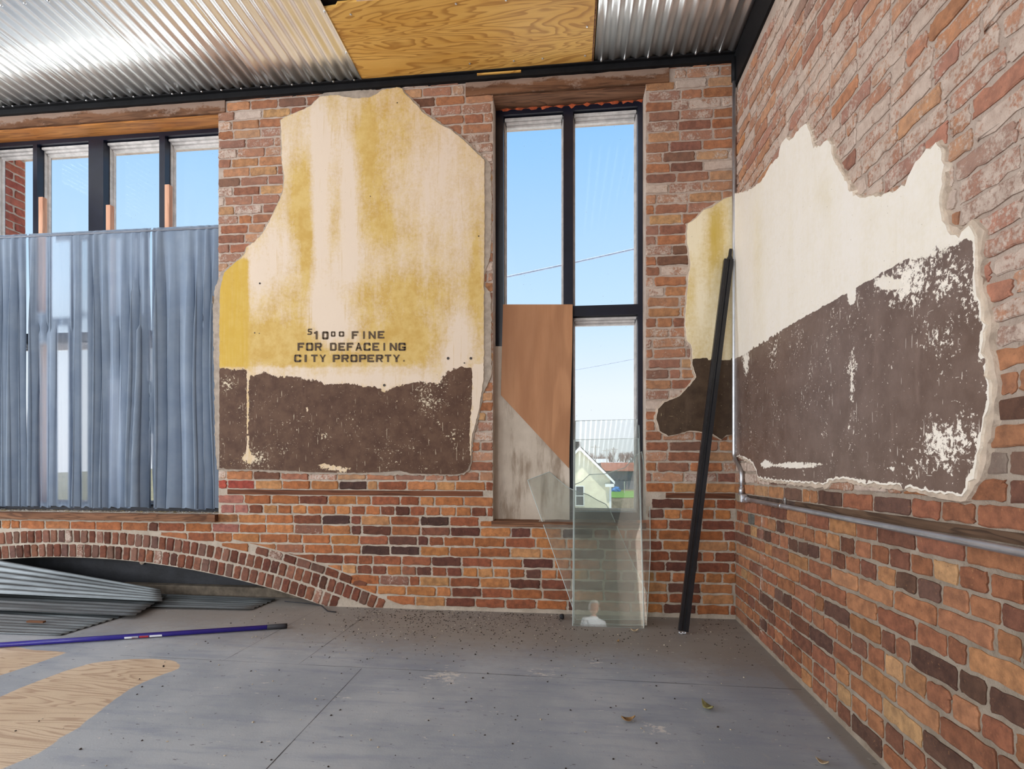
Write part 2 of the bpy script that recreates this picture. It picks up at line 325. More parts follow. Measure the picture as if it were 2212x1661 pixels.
PX_MAIN = [(462, 1119), (466, 1125)]
def c4(x, y): return (440+x/3.4563, 180+y/3.4563)
def c5(x, y): return (440+x/3.4563, 640+y/3.4563)
FIN_BACK = [c5(130, 1280), c5(130, 700), c5(132, 0)]+[c4(*p) for p in [(132, 1560), (165, 1420), (235, 1355), (290, 1312), (322, 1272), (330, 1230), (390, 1195), (450, 1130), (490, 1060), (520, 1000), (560, 920), (590, 850), (607, 790), (612, 700), (595, 600), (592, 450), (590, 370), (585, 285), (640, 255), (700, 230), (760, 205), (800, 185), (850, 140), (880, 110), (940, 105), (1010, 100), (1060, 115), (1150, 125), (1240, 120), (1300, 90), (1340, 60), (1400, 55), (1450, 40), (1490, 55), (1500, 85), (1550, 130), (1600, 180), (1640, 230), (1700, 270), (1770, 320), (1850, 360), (1900, 400), (1960, 450), (2030, 520), (2098, 580), (2100, 1000), (2095, 1500)]]+[c5(*p) for p in [(2095, 430), (2092, 620), (2062, 830), (2030, 960), (2003, 1060), (1996, 1230), (1975, 1290), (1940, 1318), (1870, 1330), (1550, 1322), (1470, 1300), (1330, 1310), (1200, 1318), (800, 1310), (600, 1300), (400, 1292), (200, 1290)]]
OUT_BACK = [c5(*p) for p in [(112, 1290), (98, 1180), (92, 1000), (88, 700), (80, 400), (75, 0)]]+[c4(*p) for p in [(80, 1659), (90, 1540), (110, 1480), (145, 1410), (228, 1345), (284, 1302), (314, 1265), (322, 1225), (382, 1188), (443, 1122), (483, 1052), (513, 994), (552, 914), (582, 846), (597, 788), (600, 700), (585, 600), (582, 450), (580, 370), (576, 280), (632, 248), (696, 222), (757, 197), (796, 176), (846, 132), (878, 98), (940, 70), (1150, 60), (1300, 55), (1340, 45), (1400, 42), (1452, 30), (1500, 50), (1512, 80), (1560, 122), (1612, 172), (1655, 222), (1712, 258), (1780, 308), (1860, 350), (1912, 390), (1972, 440), (2040, 508), (2110, 572), (2142, 610), (2152, 900), (2140, 1300), (2080, 1500), (2140, 1560), (2150, 1655)]]+[c5(*p) for p in [(2148, 200), (2152, 580), (2130, 640), (2088, 730), (2070, 830), (2052, 930), (2022, 1020), (2010, 1100), (2004, 1240), (1988, 1298), (1945, 1328), (1870, 1340), (1550, 1336), (1200, 1332), (800, 1326), (600, 1320), (400, 1306), (200, 1304)]]
def cs(x, y): return (1380+x/2.77, 400+y/2.77)
FIN_SIDE = [cs(*p) for p in [(572, 62), (500, 95), (430, 140), (385, 155), (340, 205), (288, 238), (284, 340), (298, 400), (304, 480), (294, 560), (288, 640), (278, 740), (274, 830), (284, 930), (308, 955), (318, 990), (316, 1080), (340, 1150), (300, 1200), (240, 1265), (150, 1300), (112, 1340), (102, 1400), (122, 1470), (172, 1500), (240, 1485), (300, 1468), (360, 1473), (440, 1490), (490, 1520), (520, 1495), (572, 1490)]]
def c3(x, y): return (1560+x/2.517, y/2.517)
def c6(x, y): return (1560+x/2.966, 600+y/2.966)
FIN_RIGHT = [c3(*p) for p in [(82, 1055), (150, 1040), (185, 1020), (235, 985), (290, 890), (330, 850), (340, 790), (365, 750), (390, 765), (430, 720), (455, 690), (480, 672), (497, 700), (512, 760), (525, 800), (560, 792), (600, 755), (620, 790), (628, 850), (650, 890), (690, 960), (720, 1020), (745, 1060), (770, 1072), (830, 1065), (900, 1065), (980, 1040), (1030, 1010), (1050, 960), (1090, 880), (1150, 810), (1200, 775), (1235, 830), (1240, 900), (1235, 1000), (1225, 1100), (1235, 1200), (1250, 1230), (1270, 1255), (1310, 1280), (1330, 1285), (1350, 1265), (1385, 1225), (1400, 1250), (1425, 1280), (1420, 1350), (1420, 1450), (1420, 1560)]]+[c6(*p) for p in [(1672, 0), (1680, 70), (1700, 160), (1728, 260), (1742, 300), (1718, 400), (1713, 480), (1742, 580), (1768, 690), (1762, 800), (1742, 900), (1718, 1010), (1698, 1090), (1688, 1180), (1658, 1280), (1618, 1350), (1588, 1393), (1500, 1385), (1350, 1365), (1250, 1345), (1120, 1330), (900, 1305), (840, 1285), (720, 1295), (690, 1322), (500, 1310), (350, 1298), (250, 1280), (245, 1240), (220, 1190), (180, 1160), (140, 1145), (100, 1140)]]
def toB(P): return [tuple(onY(x, y)[[0, 2]]) for x, y in P]
def toR(P):  # s along the wall from the corner toward the camera
    r = []
    for x, y in P:
        q = onX(max(x, 1590.2), y); r.append((max(0.002, -q[1]), q[2]))
    return r
P_FB, P_OB, P_FS, P_FR = toB(FIN_BACK), toB(OUT_BACK), toB(FIN_SIDE), toR(FIN_RIGHT)
P_FS = [(min(p[0], -.003), p[1]) for p in P_FS]
def grow(poly, d, seed):
    n = len(poly); out = []; A = sum(poly[i-1][0]*poly[i][1]-poly[i][0]*poly[i-1][1] for i in range(n)); sg = 1 if A > 0 else -1
    for i in range(n):
        a, b = np.array(poly[i-1]), np.array(poly[(i+1) % n]); t = (b-a)/(np.hypot(*(b-a))+1e-9); nn = np.array([t[1], -t[0]])*sg
        p = np.array(poly[i])+nn*d*(.55+.9*abs(mnoise.noise(Vector((poly[i][0]*9, poly[i][1]*9, seed))))); out.append(tuple(p))
    return out
P_OS = [(min(p[0], -.003), p[1]) for p in grow(P_FS, .012, 3)]
P_OR = [(max(a[0], .003), a[1]) for a in [(q if b_[1] < 1.9 else p_) for b_, q, p_ in zip(P_FR, grow(P_FR, .022, 7), grow(P_FR, .007, 7))]]

# brick tones (linear) by zone; rightup also carries the upper wall's stronger light
TONES = {'low': [(srgb(178, 100, 54), 5), (srgb(192, 116, 64), 4), (srgb(154, 82, 52), 3.4), (srgb(128, 68, 50), 3), (srgb(104, 58, 48), 2.2), (srgb(196, 132, 80), 1.2), (srgb(78, 52, 48), .7)],
         'high': [(srgb(176, 106, 68), 4), (srgb(186, 122, 80), 3), (srgb(160, 96, 70), 3), (srgb(150, 92, 74), 2), (srgb(122, 78, 62), 1), (srgb(196, 140, 96), 1.5)],
         'right': [(srgb(174, 102, 60), 5), (srgb(186, 116, 68), 2.4), (srgb(158, 88, 56), 4), (srgb(130, 74, 54), 2.4), (srgb(104, 66, 54), 1.2), (srgb(196, 138, 84), .7), (srgb(108, 102, 98), .3)],
         'rightup': [(srgb(182, 122, 86), 4), (srgb(192, 138, 100), 3), (srgb(172, 112, 88), 3), (srgb(158, 108, 92), 2), (srgb(150, 120, 108), .8), (srgb(186, 122, 66), 1.2)],
         'arch': [(srgb(138, 78, 58), 4), (srgb(122, 70, 54), 3), (srgb(150, 92, 68), 2), (srgb(128, 92, 80), 1.0), (srgb(104, 64, 54), 1)],
         'jamb': [(srgb(176, 74, 58), 3), (srgb(170, 116, 70), 2), (srgb(172, 108, 96), 2)],
         'out': [(srgb(176, 84, 64), 3), (srgb(160, 72, 56), 3), (srgb(186, 100, 76), 2)]}
class Bricks:
    def __init__(s, seed, extra=None): s.extra = extra; s.V = []; s.F = []; s.T = []; s.rg = random.Random(seed)
    def pick(s, zone):
        L = TONES[zone]; r = s.rg.random()*sum(w for _, w in L)
        for c, w_ in L:
            r -= w_
            if r <= 0: break
        j = s.rg.uniform(.68, .94)*{'right': .98, 'rightup': 1.12, 'arch': .78, 'high': 1.08, 'low': 1.0}.get(zone, 1); g_ = .3*c[0]+.5*c[1]+.2*c[2]; de = .11 if zone == 'low' else .20 if zone == 'right' else .12; c = [v*(1-de)+g_*de for v in c[:3]]; c = [c[0]*.98, c[1]*1.10, c[2]*1.08] if zone in ('low', 'right', 'high') else c; return [c[0]*j, c[1]*j*s.rg.uniform(.96, 1.04), c[2]*j*s.rg.uniform(.94, 1.06)]
    def add(s, T, cx, cz, w_, h, rot, tone, smear, depth=None, rag=.0018, warp=None):
        """T maps (s,z,out) to the world"""
        rg = s.rg; d = depth if depth is not None else rg.uniform(.004, .009); r = min(.007, h*.16); hw, hh = w_/2-rg.uniform(0, .002), h/2-rg.uniform(0, .002)
        pts = []
        nx, nz = max(2, int(w_/.035)), 3
        for (sx_, sz_, a0) in ((1, 1, 0), (-1, 1, 90), (-1, -1, 180), (1, -1, 270)):
            rr = r*rg.uniform(.5, 1.7)
            for a in (0, 45, 90):
                t = math.radians(a0+a); pts.append((sx_*(hw-rr)+rr*math.cos(t), sz_*(hh-rr)+rr*math.sin(t)))
            a1 = pts[-1]
            if a0 in (0, 180): pts += [(a1[0]+(-sx_*(hw*2-2*r))*(q+1)/(nx+1), a1[1]) for q in range(nx)]
            else: pts += [(a1[0], a1[1]+(-sz_*(hh*2-2*r))*(q+1)/(nz+1)) for q in range(nz)]
        P = np.array(pts); P += np.array([[rg.gauss(0, rag), rg.gauss(0, rag)] for _ in pts])
        ca, sa = math.cos(rot), math.sin(rot); tilt = rg.gauss(0, .006)
        def loc(q):
            a, b = q; a, b = a*math.cos(tilt)-b*math.sin(tilt), a*math.sin(tilt)+b*math.cos(tilt)
            return (cx+a*ca-b*sa, cz+a*sa+b*ca)
        Q = [loc(q) for q in P]; I = [loc(q*np.array([1-.007/w_*1.4, 1-.007/h*1.4])) for q in P]
        if warp: Q = [warp(q) for q in Q]; I = [warp(q) for q in I]
        n = len(Q); b = len(s.V); tx, tz = rg.gauss(0, .012), rg.gauss(0, .03)
        s.V += [T(q[0], q[1], -.003) for q in Q]+[T(q[0], q[1], d*.62) for q in Q]+[T(q[0], q[1], d+(q[0]-cx)*tx+(q[1]-cz)*tz) for q in I]
        for lv in (0, 1): s.F += [(b+lv*n+i, b+lv*n+(i+1) % n, b+(lv+1)*n+(i+1) % n, b+(lv+1)*n+i) for i in range(n)]
        s.F.append(tuple(b+2*n+i for i in range(n)))
        s.T += [[*tone[:3], smear+(s.extra(*q) if s.extra else 0)] for q in list(Q)+list(Q)+list(I)]
def rows(z0, pitches, zmax):
    out = []; z = z0
    while z < zmax:
        out.append((z, z+pitches)); z += pitches
    return out
MJ = .0115  # mortar joint
COURSES = [(z, z+.0718, i) for i, z in enumerate(np.arange(.8137-.0718*12, .8137-.01, .0718))]
COURSES = [(a, b, 11-i) for a, b, i in COURSES]          # number counted down from the timber strip
UP = [(.851+.0006+i*.0705, .851+.0006+(i+1)*.0705, 100+i) for i in range(43)]
def lay(B, T, s0, s1, blocked, plast, zone, smear, header_rows, seed, jamb=None, warp=None, hdr_mix=.12, skip_strip=None, zmax=WTOP):
    rg = random.Random(seed)
    for z0, z1, idx in COURSES+UP:
        zc = (z0+z1)/2
        if z1 < .004 or z0 > zmax: continue
        hdr = idx in header_rows
        s = s0-rg.uniform(0, .2) if not hdr else s0-rg.uniform(0, .1)
        items = []
        while s < s1:
            L = .2055 if not hdr else .1
            if not hdr and rg.random() < hdr_mix: L = rg.choice([.098, .098, .13, .07])
            L *= rg.uniform(.985, 1.015)
            items.append((s, s+L)); s += L+MJ*rg.uniform(.8, 1.2)
        iv = []
        for a, b in items:
            segs = [(max(a, s0), min(b, s1))]
            for (x0, x1, zz0, zz1) in blocked:
                if zz0 < zc < zz1:
                    ns = []
                    for p, q in segs:
                        if q <= x0 or p >= x1: ns.append((p, q))
                        else:
                            if p < x0: ns.append((p, x0-.002))
                            if q > x1: ns.append((x1+.002, q))
                    segs = ns
            iv += segs
        for a, b in iv:
            if b-a < .03: continue
            a0, b0 = z0+MJ/2, z1-MJ/2; cx = (a+b)/2
            for (x0, x1, zz0, zz1) in blocked:
                if x0 < cx < x1:
                    if zc >= zz1: a0 = max(a0, zz1+.002)
                    if zc <= zz0: b0 = min(b0, zz0-.002)
            if z0 < 0: a0 = max(a0, .003)
            if b0-a0 < .018: continue
            test = np.array([(a, a0), (b, a0), (a, b0), (b, b0), (cx, zc)])
            if any(inpoly(test, p).all() for p in plast): continue
            if warp is not None:
                warp = ARC_R+(.223 if cx-ARC_C[0] < 1.40 or cx-ARC_C[0] > 2.3 else .291)
                if np.hypot(cx-ARC_C[0], (a0+b0)/2-ARC_C[1]) < warp-.016: continue
            wf = None
            if warp is not None:
                def wf(q, R=warp):
                    v = np.array(q)-ARC_C; r = np.hypot(*v)
                    return tuple(ARC_C+v*(R/r)) if r < R else q
            zn = zone(cx, zc); sm = smear(cx, zc, rg)
            B.add(T, cx, (a0+b0)/2, b-a, b0-a0, rg.gauss(0, .009 if zn == 'rightup' else .004), B.pick(zn), sm, warp=wf, rag=.0034 if zn == 'rightup' else .0019)

# back wall -----------------------------------------------------------
def TB(s, z, o): return (s, -o, z)
BB = Bricks(11)
strip1 = (-3.665, -1.652, .812, .853); strip2 = (-.47, 0, .812, .853)
blocked_b = [W1, W2, LINT1, LINT2, strip1, strip2]
def zone_b(x, z):
    if -3.728 < x < -3.53 and .5 < z < .92: return 'jamb'
    return 'low' if z < .95 else 'high'
def smear_b(x, z, rg):
    if z < .95: return max(0, rg.gauss(.10, .08))
    return max(0, rg.gauss(.31, .15))+(.16 if rg.random() < .2 else 0)
ROUT = ARC_R+.235
lay(BB, TB, -7.6, -.002, blocked_b, [P_OB, P_OS], zone_b, smear_b, {1, 7}, 5, warp=ROUT)
# segmental arch of two rowlock rings, a third ring of stretchers at its springing
ARCH = Bricks(12)
def ring(r0, h, wd, a0, a1, zone, sm):
    n = int((a1-a0)*(r0+h/2)/(wd+.011)); rg = ARCH.rg
    for i in range(n):
        a = a0+(i+.5)*(a1-a0)/n; rr = r0+h/2
        cx, cz = ARC_C[0]+rr*math.sin(a), ARC_C[1]+rr*math.cos(a)
        if cz < .02: continue
        def wf(q): return (q[0], max(q[1], .004))
        ARCH.add(TB, cx, cz, wd*rg.uniform(.93, 1.05), h-.012, -a, ARCH.pick(zone), max(0, rg.gauss(sm, .16)), depth=rg.uniform(.004, .012), warp=wf)
amax = math.asin(2.66/ARC_R); amin = -math.asin(2.3/ARC_R)
ring(ARC_R, .108, .0535, amin, amax, 'arch', .12); ring(ARC_R+.111, .104, .0535, amin, amax, 'arch', .14)
ring(ARC_R+.218, .066, .1, math.asin(1.44/ARC_R), math.asin(2.27/ARC_R), 'arch', .10)

def wall_shell(outer, holes, thick, T, back=True):
    """front plane at 0, back plane at -thick, reveals round the holes"""
    loops = [[Vector((p[0], p[1], 0)) for p in l] for l in [outer]+holes]
    tri = geometry.tessellate_polygon(loops); flat_ = [p for l in [outer]+holes for p in l]; n = len(flat_)
    V = [T(p[0], p[1], 0) for p in flat_]+[T(p[0], p[1], -thick) for p in flat_]
    F_ = [tuple(t) for t in tri]+[tuple(n+i for i in reversed(t)) for t in tri]
    b = 0
    for l in [outer]+holes:
        m = len(l); F_ += [(b+i, b+(i+1) % m, n+b+(i+1) % m, n+b+i) for i in range(m)]; b += m
    return V, F_
zs = np.linspace(-math.asin(2.127/ARC_R), math.asin(2.127/ARC_R), 41)
arcpts = [(ARC_C[0]+ARC_R*math.sin(a), max(0.0, ARC_C[1]+ARC_R*math.cos(a))) for a in zs]
outer = [(-8.6, 0)]+[p for p in arcpts]+[(0.45, 0), (0.45, WTOP), (-8.6, WTOP)]
outer = [(x, z if z > 1e-3 else -.05) if i not in (0,) else (x, -.05) for i, (x, z) in enumerate(outer)]
rect = lambda r: [(r[0], r[2]), (r[1], r[2]), (r[1], r[3]), (r[0], r[3])]
V, F_ = wall_shell(outer, [rect(W1), rect(W2)], .45, TB)
nb = len(V)
# exterior reveals carry bricks too
EXT = Bricks(21)
def TLJ(s, z, o): return (W1[0]+o, .245+s, z)
def TRJ(s, z, o): return (W2[1]-o, .245+s, z)
for T_, zlo, zhi in ((TLJ, .7, 3.66), (TRJ, .7, 3.6)):
    z = zlo; i = 0
    while z < zhi:
        for (a, b) in ([(.0, .1), (.112, .2)] if i % 2 else [(.0, .2)]):
            EXT.add(T_, (a+b)/2, z+.0355, b-a-.004, .0585, 0, EXT.pick('out'), .1)
        z += .0705; i += 1
def merge(*Bs):
    V_ = []; F2 = []; T_ = []
    for B in Bs:
        n = len(V_); V_ += B.V; F2 += [tuple(i+n for i in f) for f in B.F]; T_ += B.T
    return V_, F2, T_
V2, F2, T2 = merge(BB, EXT)
wall_back = struct('wall_back', V+V2, F_+[tuple(i+nb for i in f) for f in F2], [MORTARP, BRICK], mi=[0]*len(F_)+[1]*len(F2))
attr_col(wall_back, 'tone', [[.5, .4, .35, 0]]*nb+T2)
arch = mesh('brick_arch', ARCH.V, ARCH.F, BRICK, wall_back); attr_col(arch, 'tone', ARCH.T); tag(arch, 'shallow arch of two rings of brick headers')

# right wall ----------------------------------------------------------
def TR(s, z, o): return (-o, -s, z)
def shear(s, z):
    st = lambda v, a, b: (lambda t: t*t*(3-2*t))(min(1, max(0, (v-a)/(b-a))))
    return z+.034*s*st(z, 0, .6)*(1-st(z, 1.1, 1.9))
def TRS(s, z, o): return (-o, -s, shear(s, z))
BR = Bricks(31, lambda s, z: .42*math.exp(-((s-.49)/.022)**2) if z < .95 else 0)
strip3 = (.12, 4.0, .812, .856)
CH = (0, 4.6, 3.55, 4.2)
def smear_r(s, z, rg):
    if z < .9: return max(0, rg.gauss(.10, .08))
    if z < 1.35 and s > 1.75: return max(0, rg.gauss(.24, .12))
    return max(0, rg.gauss(.56, .09))-(.22 if rg.random() < .14 else 0)  # mortar film up here, raised also to imitate stronger light
lay(BR, TRS, .002, 4.4, [strip3, CH], [P_OR], lambda s, z: 'rightup' if z > 1.25 else 'right', smear_r, {1, 2, 6, 9}, 8, hdr_mix=.22, zmax=3.6)
V, F_ = wall_shell([(-.45, -.05), (8.6, -.05), (8.6, 4.4), (-.45, 4.4)], [[(-b, .9), (-a, .9), (-a, 2.6), (-b, 2.6)] for a, b in ADDEDWIN], .45, TR)
nb = len(V)
wall_right = struct('wall_right', V+BR.V, F_+[tuple(i+nb for i in f) for f in BR.F], [MORTAR, BRICK], mi=[0]*len(F_)+[1]*len(BR.F))
attr_col(wall_right, 'tone', [[.5, .4, .35, 0]]*nb+BR.T)

# plaster sheets ------------------------------------------------------
def sheet(name, poly, T, thick, mat, parent, step, jit, seed, field=None, rim=None, rimw=.006, wav=.0015):
    bd = densify(poly, .016, jit, seed); P = np.array(bd)
    x0, z0 = P.min(0); x1, z1 = P.max(0)
    if step:
        gx, gz = np.meshgrid(np.arange(x0, x1, step), np.arange(z0, z1, step)); G = np.c_[gx.ravel(), gz.ravel()]
        rg = np.random.default_rng(seed); G += rg.uniform(-.2*step, .2*step, G.shape); G = G[inpoly(G, P)]; G = G[pdist(G, P) > step*.5]
    else: G = np.zeros((0, 2))
    n = len(P); allv = [Vector(p) for p in P]+[Vector(p) for p in G]
    res = geometry.delaunay_2d_cdt(allv, [], [list(range(n))], 1, 1e-6)
    vo, fo, orig = res[0], res[2], res[3]
    idx = {}
    for i, oo in enumerate(orig):
        for q in oo: idx.setdefault(q, i)
    XY = np.array([v[:] for v in vo])
    hgt = [thick+wav*mnoise.noise(Vector((p[0]*6, p[1]*6, seed))) for p in XY]
    Vv = [T(p[0], p[1], h) for p, h in zip(XY, hgt)]; m = len(Vv); Ff = [tuple(f) for f in fo]; mi = [0]*len(Ff)
    A = sum(P[i-1][0]*P[i][1]-P[i][0]*P[i-1][1] for i in range(n)); sg = 1 if A > 0 else -1
    for i in range(n):
        a, b = P[i-1], P[(i+1) % n]; t = (b-a)/(np.hypot(*(b-a))+1e-9); nn = np.array([t[1], -t[0]])*sg
        q = P[i]+nn*rimw*(.3+abs(mnoise.noise(Vector((P[i][0]*50, P[i][1]*50, 2.0+seed))))*1.6)
        Vv.append(T(q[0], q[1], -.001))
    for i in range(n):
        a, b = idx.get(i), idx.get((i+1) % n)
        if a is None or b is None or a == b: continue
        Ff.append((a, b, m+(i+1) % n, m+i)); mi.append(1)
    o = mesh(name, Vv, Ff, [mat, rim or mat], parent, mi=mi)
    bm = bmesh.new(); bm.from_mesh(o.data); bmesh.ops.recalc_face_normals(bm, faces=bm.faces[:]); bm.to_mesh(o.data); bm.free()
    if field:
        W3 = np.array([T(p[0], p[1], thick) for p in XY]); px, py = proj(W3); C = field(px, py, XY)
        attr_col(o, 'mask', np.r_[C, np.tile([[0, .5, 0, 0]], (n, 1))])
    return o
def ss(v, a, b): t = np.clip((v-a)/(b-a), 0, 1); return t*t*(3-2*t)
def gau(px, py, x, y, rx, ry): return np.exp(-((px-x)/rx)**2-((py-y)/ry)**2)
def boxm(px, py, x0, x1, y0, y1, f=8): return ss(px, x0-f, x0+f)*(1-ss(px, x1-f, x1+f))*ss(py, y0-f, y0+f)*(1-ss(py, y1-f, y1+f))
def field_back(px, py, XY):
    # brown dado paint with the worn upper edge
    ex = [478, 500, 530, 545, 570, 600, 640, 690, 700, 740, 770, 790, 810, 830, 850, 880, 900, 950, 965, 1000, 1022]
    ey = [796, 800, 798, 815, 806, 816, 816, 826, 832, 830, 834, 838, 836, 850, 838, 832, 826, 830, 806, 792, 790]
    top = np.interp(px, ex, ey); R = ss(py, top-22, top+18)*1.35-.18
    R = np.where((py > 793) & (py < top+6) & (px > 545), np.maximum(R, .12+.30*gau(px, py, 960, 815, 50, 18)+.2*gau(px, py, 825, 815, 14, 18)), R)
    R = np.where(py < 791.5, -.6, R)
    R = R-1.6*ss(px, np.interp(py, [790, 850, 950, 1020], [1020, 1018, 1012, 1016]), np.interp(py, [790, 850, 950, 1020], [1024, 1022, 1016, 1024]))
    R = R-.8*gau(px, py, 735, 1014, 45, 12)-.5*gau(px, py, 700, 1004, 25, 9)-.5*boxm(px, py, 490, 555, 980, 1012, 10)-.9*boxm(px, py, 532, 539, 805, 985, 3)-.5*gau(px, py, 538, 985, 14, 14)
    R = R-.95*gau(px, py, 663, 886, 5, 10)-.9*gau(px, py, 640, 930, 4, 8)-.9*gau(px, py, 695, 940, 5, 4)-.8*gau(px, py, 857, 866, 5, 6)-.8*gau(px, py, 590, 940, 4, 4)-.8*gau(px, py, 980, 948, 5, 4)-.7*gau(px, py, 945, 885, 3, 30)
    # pale washed areas
    G = np.full(px.shape, .47)
    for x, y, rx, ry, s in ((690, 400, 16, 190, .7), (755, 420, 16, 170, .7), (720, 300, 40, 60, .3), (560, 600, 50, 50, .35), (600, 540, 50, 60, .3), (700, 650, 40, 60, .45), (720, 700, 40, 40, .5), (745, 560, 40, 60, .3), (960, 360, 60, 110, .22), (980, 480, 60, 100, .2), (900, 400, 60, 120, .08), (880, 560, 90, 40, .1), (1000, 720, 30, 60, .35), (980, 770, 40, 30, .3), (800, 820, 260, 22, .4),
                           (650, 300, 40, 60, .2), (860, 300, 60, 60, -.12), (765, 290, 30, 60, -.45), (660, 500, 20, 160, -.45), (640, 420, 14, 80, -.2), (800, 340, 20, 120, -.35), (820, 470, 40, 90, -.2), (870, 740, 60, 45, -.8), (600, 740, 80, 40, -.75), (690, 775, 90, 22, -.5), (900, 640, 120, 50, -.3), (760, 640, 60, 40, -.1), (1030, 560, 14, 160, -.3), (620, 640, 60, 50, -.15), (850, 500, 100, 40, -.1)):
        G += s*gau(px, py, x, y, rx, ry)
    G = np.where((px > 1022) & (py > 788), 1.2, G); G = np.where((px > 545) & (py > 793), np.maximum(G, .62), G)
    B = boxm(px, py, 470, 537, 560, 793, 5)*.9; G = G-B*.6
    A = .17+.28*gau(px, py, 540, 990, 40, 30)+.12*gau(px, py, 600, 940, 60, 60)+.2*gau(px, py, 960, 830, 60, 30)+.3*gau(px, py, 900, 950, 120, 80)*.4
    A += .28*gau(px, py, 490, 830, 20, 30)
    return np.c_[R, G, B, A]
def field_side(px, py, XY):
    R = np.where(py < 774.5, -.6, 1.2); G = .55+.4*gau(px, py, 1500, 480, 25, 70)+.3*gau(px, py, 1515, 640, 10, 90)-.55*gau(px, py, 1545, 520, 22, 90)-.2*gau(px, py, 1490, 640, 10, 60)
    B = np.clip(.8*gau(px, py, 1545, 500, 14, 80), 0, 1); A = np.full(px.shape, .1)+.3*gau(px, py, 1455, 890, 15, 15)
    return np.c_[R, G, B, A]
def field_right(px, py, XY):
    line = 765-.5936*(px-1600.5); d = py-line
    R = ss(d, -.8, .8)*1.9-.6
    wear = ss(d, 60, 0)*.42*(.3+.7*ss(px, 1880, 1990))+ss(d, 45, 0)*.25
    R = np.where(d > 0, 1.12-wear, R)
    for x, y, rx, ry, s in ((1925, 615, 34, 14, 1.2), (1840, 640, 10, 30, .9), (1842, 760, 9, 60, .55), (1840, 860, 9, 70, .6), (1832, 925, 6, 18, .7), (2025, 560, 40, 30, .45), (2070, 520, 30, 30, .5), (1612, 795, 10, 40, .7), (1980, 640, 20, 40, .3), (2030, 720, 18, 22, .5), (1720, 1005, 75, 9, 1.0), (1655, 1000, 12, 12, .7), (1925, 1014, 16, 8, 1.0), (1968, 1016, 14, 8, .8), (2050, 1000, 20, 40, .5), (2090, 1026, 20, 12, .8), (2070, 866, 36, 9, .65), (1920, 968, 14, 5, .7), (2040, 970, 14, 9, .5)):
        R -= s*gau(px, py, x, y, rx, ry)
    R = np.where(d < -1, -.6, R)
    s_, z_ = XY[:, 0], XY[:, 1]
    ledge = ss(pdist(XY, P_FR), .015, .003)*ss(s_, .05, .12); R = R-1.0*ledge
    G = np.full(px.shape, .62)+.2*gau(px, py, 1830, 500, 20, 120)-.35*gau(px, py, 1640, 560, 12, 140)-.3*gau(px, py, 1780, 420, 20, 40)
    A = .18+.45*gau(px, py, 2050, 960, 70, 60)+.35*gau(px, py, 2000, 600, 90, 60)+.2*gau(px, py, 1840, 800, 14, 160)+.25*gau(px, py, 2040, 740, 50, 40)
    return np.c_[R, G, .25*gau(px, py, 1632, 480, 6, 120), A]
under_b = sheet('plaster_undercoat', P_OB, TB, .013, UNDERG, wall_back, .05, .007, 41, rim=UNDER)
fin_b = sheet('plaster_finish', P_FB, TB, .020, PL_BACK, wall_back, .016, .004, 42, field_back, UNDERW)
tag(fin_b, 'yellow over brown painted plaster between the windows, lettered')
under_s = sheet('plaster_undercoat', P_OS, TB, .013, UNDER, wall_back, .05, .006, 43)
fin_s = sheet('plaster_finish', P_FS, TB, .018, PL_SIDE, wall_back, .016, .004, 44, field_side, UNDERW); tag(fin_s, 'narrow yellow over brown plaster beside the corner')
under_r = sheet('plaster_undercoat', P_OR, TR, .015, UNDER, wall_right, .05, .008, 45)
fin_r = sheet('plaster_finish', P_FR, TR, .022, PL_RIGHT, wall_right, .018, .010, 46, field_right, UNDERW); tag(fin_r, 'cream over brown painted plaster on the right wall')

# stencilled lettering ------------------------------------------------
GL = {  # strokes as boxes / quads in a 0..1 x 0..1 cell
 'F': [(0, 0, .24, 1), (.24, .78, 1, 1), (.24, .40, .78, .60)], 'I': [(.3, 0, .7, 1)], 'N': [(0, 0, .22, 1), (.78, 0, 1, 1), [(.22, 1), (.22, .66), (.78, 0), (.78, .34)]],
 'E': [(0, 0, .24, 1), (.24, .79, 1, 1), (.24, .41, .8, .59), (.24, 0, 1, .21)], 'O': [(0, .06, .24, .94), (.76, .06, 1, .94), (.1, .8, .9, 1), (.1, 0, .9, .2)],
 'R': [(0, 0, .24, 1), (.24, .8, .9, 1), (.24, .4, .9, .58), (.76, .5, 1, .9), [(.45, .42), (.72, .42), (1, 0), (.74, 0)]], 'D': [(0, 0, .24, 1), (.24, .8, .88, 1), (.24, 0, .88, .2), (.76, .12, 1, .88)],
 'A': [[(0, 0), (.24, 0), (.6, 1), (.4, 1)], [(.76, 0), (1, 0), (.6, 1), (.4, 1)], (.24, .24, .76, .42)], 'C': [(0, .08, .24, .92), (.1, .8, .95, 1), (.1, 0, .95, .2), (.76, .66, 1, .9), (.76, .1, 1, .32)],
 'G': [(0, .08, .24, .92), (.1, .8, .95, 1), (.1, 0, .95, .2), (.76, .68, 1, .9), (.76, .1, 1, .48), (.52, .36, 1, .52)], 'T': [(.38, 0, .62, .8), (0, .8, 1, 1)],
 'Y': [(.38, 0, .62, .46), [(0, 1), (.26, 1), (.62, .44), (.38, .44)], [(1, 1), (.74, 1), (.38, .44), (.62, .44)]], 'P': [(0, 0, .24, 1), (.24, .8, .9, 1), (.24, .36, .9, .55), (.76, .45, 1, .9)],
 '1': [(.4, 0, .75, 1), (.05, .68, .4, .88)], '0': [(0, .06, .26, .94), (.74, .06, 1, .94), (.1, .78, .9, 1), (.1, 0, .9, .22)], '.': [(0, 0, 1, 1)],
 '$': [(.2, .82, 1, 1), (.1, .5, .34, .9), (.2, .42, .85, .6), (.7, .12, .95, .52), (0, 0, .8, .18)]}
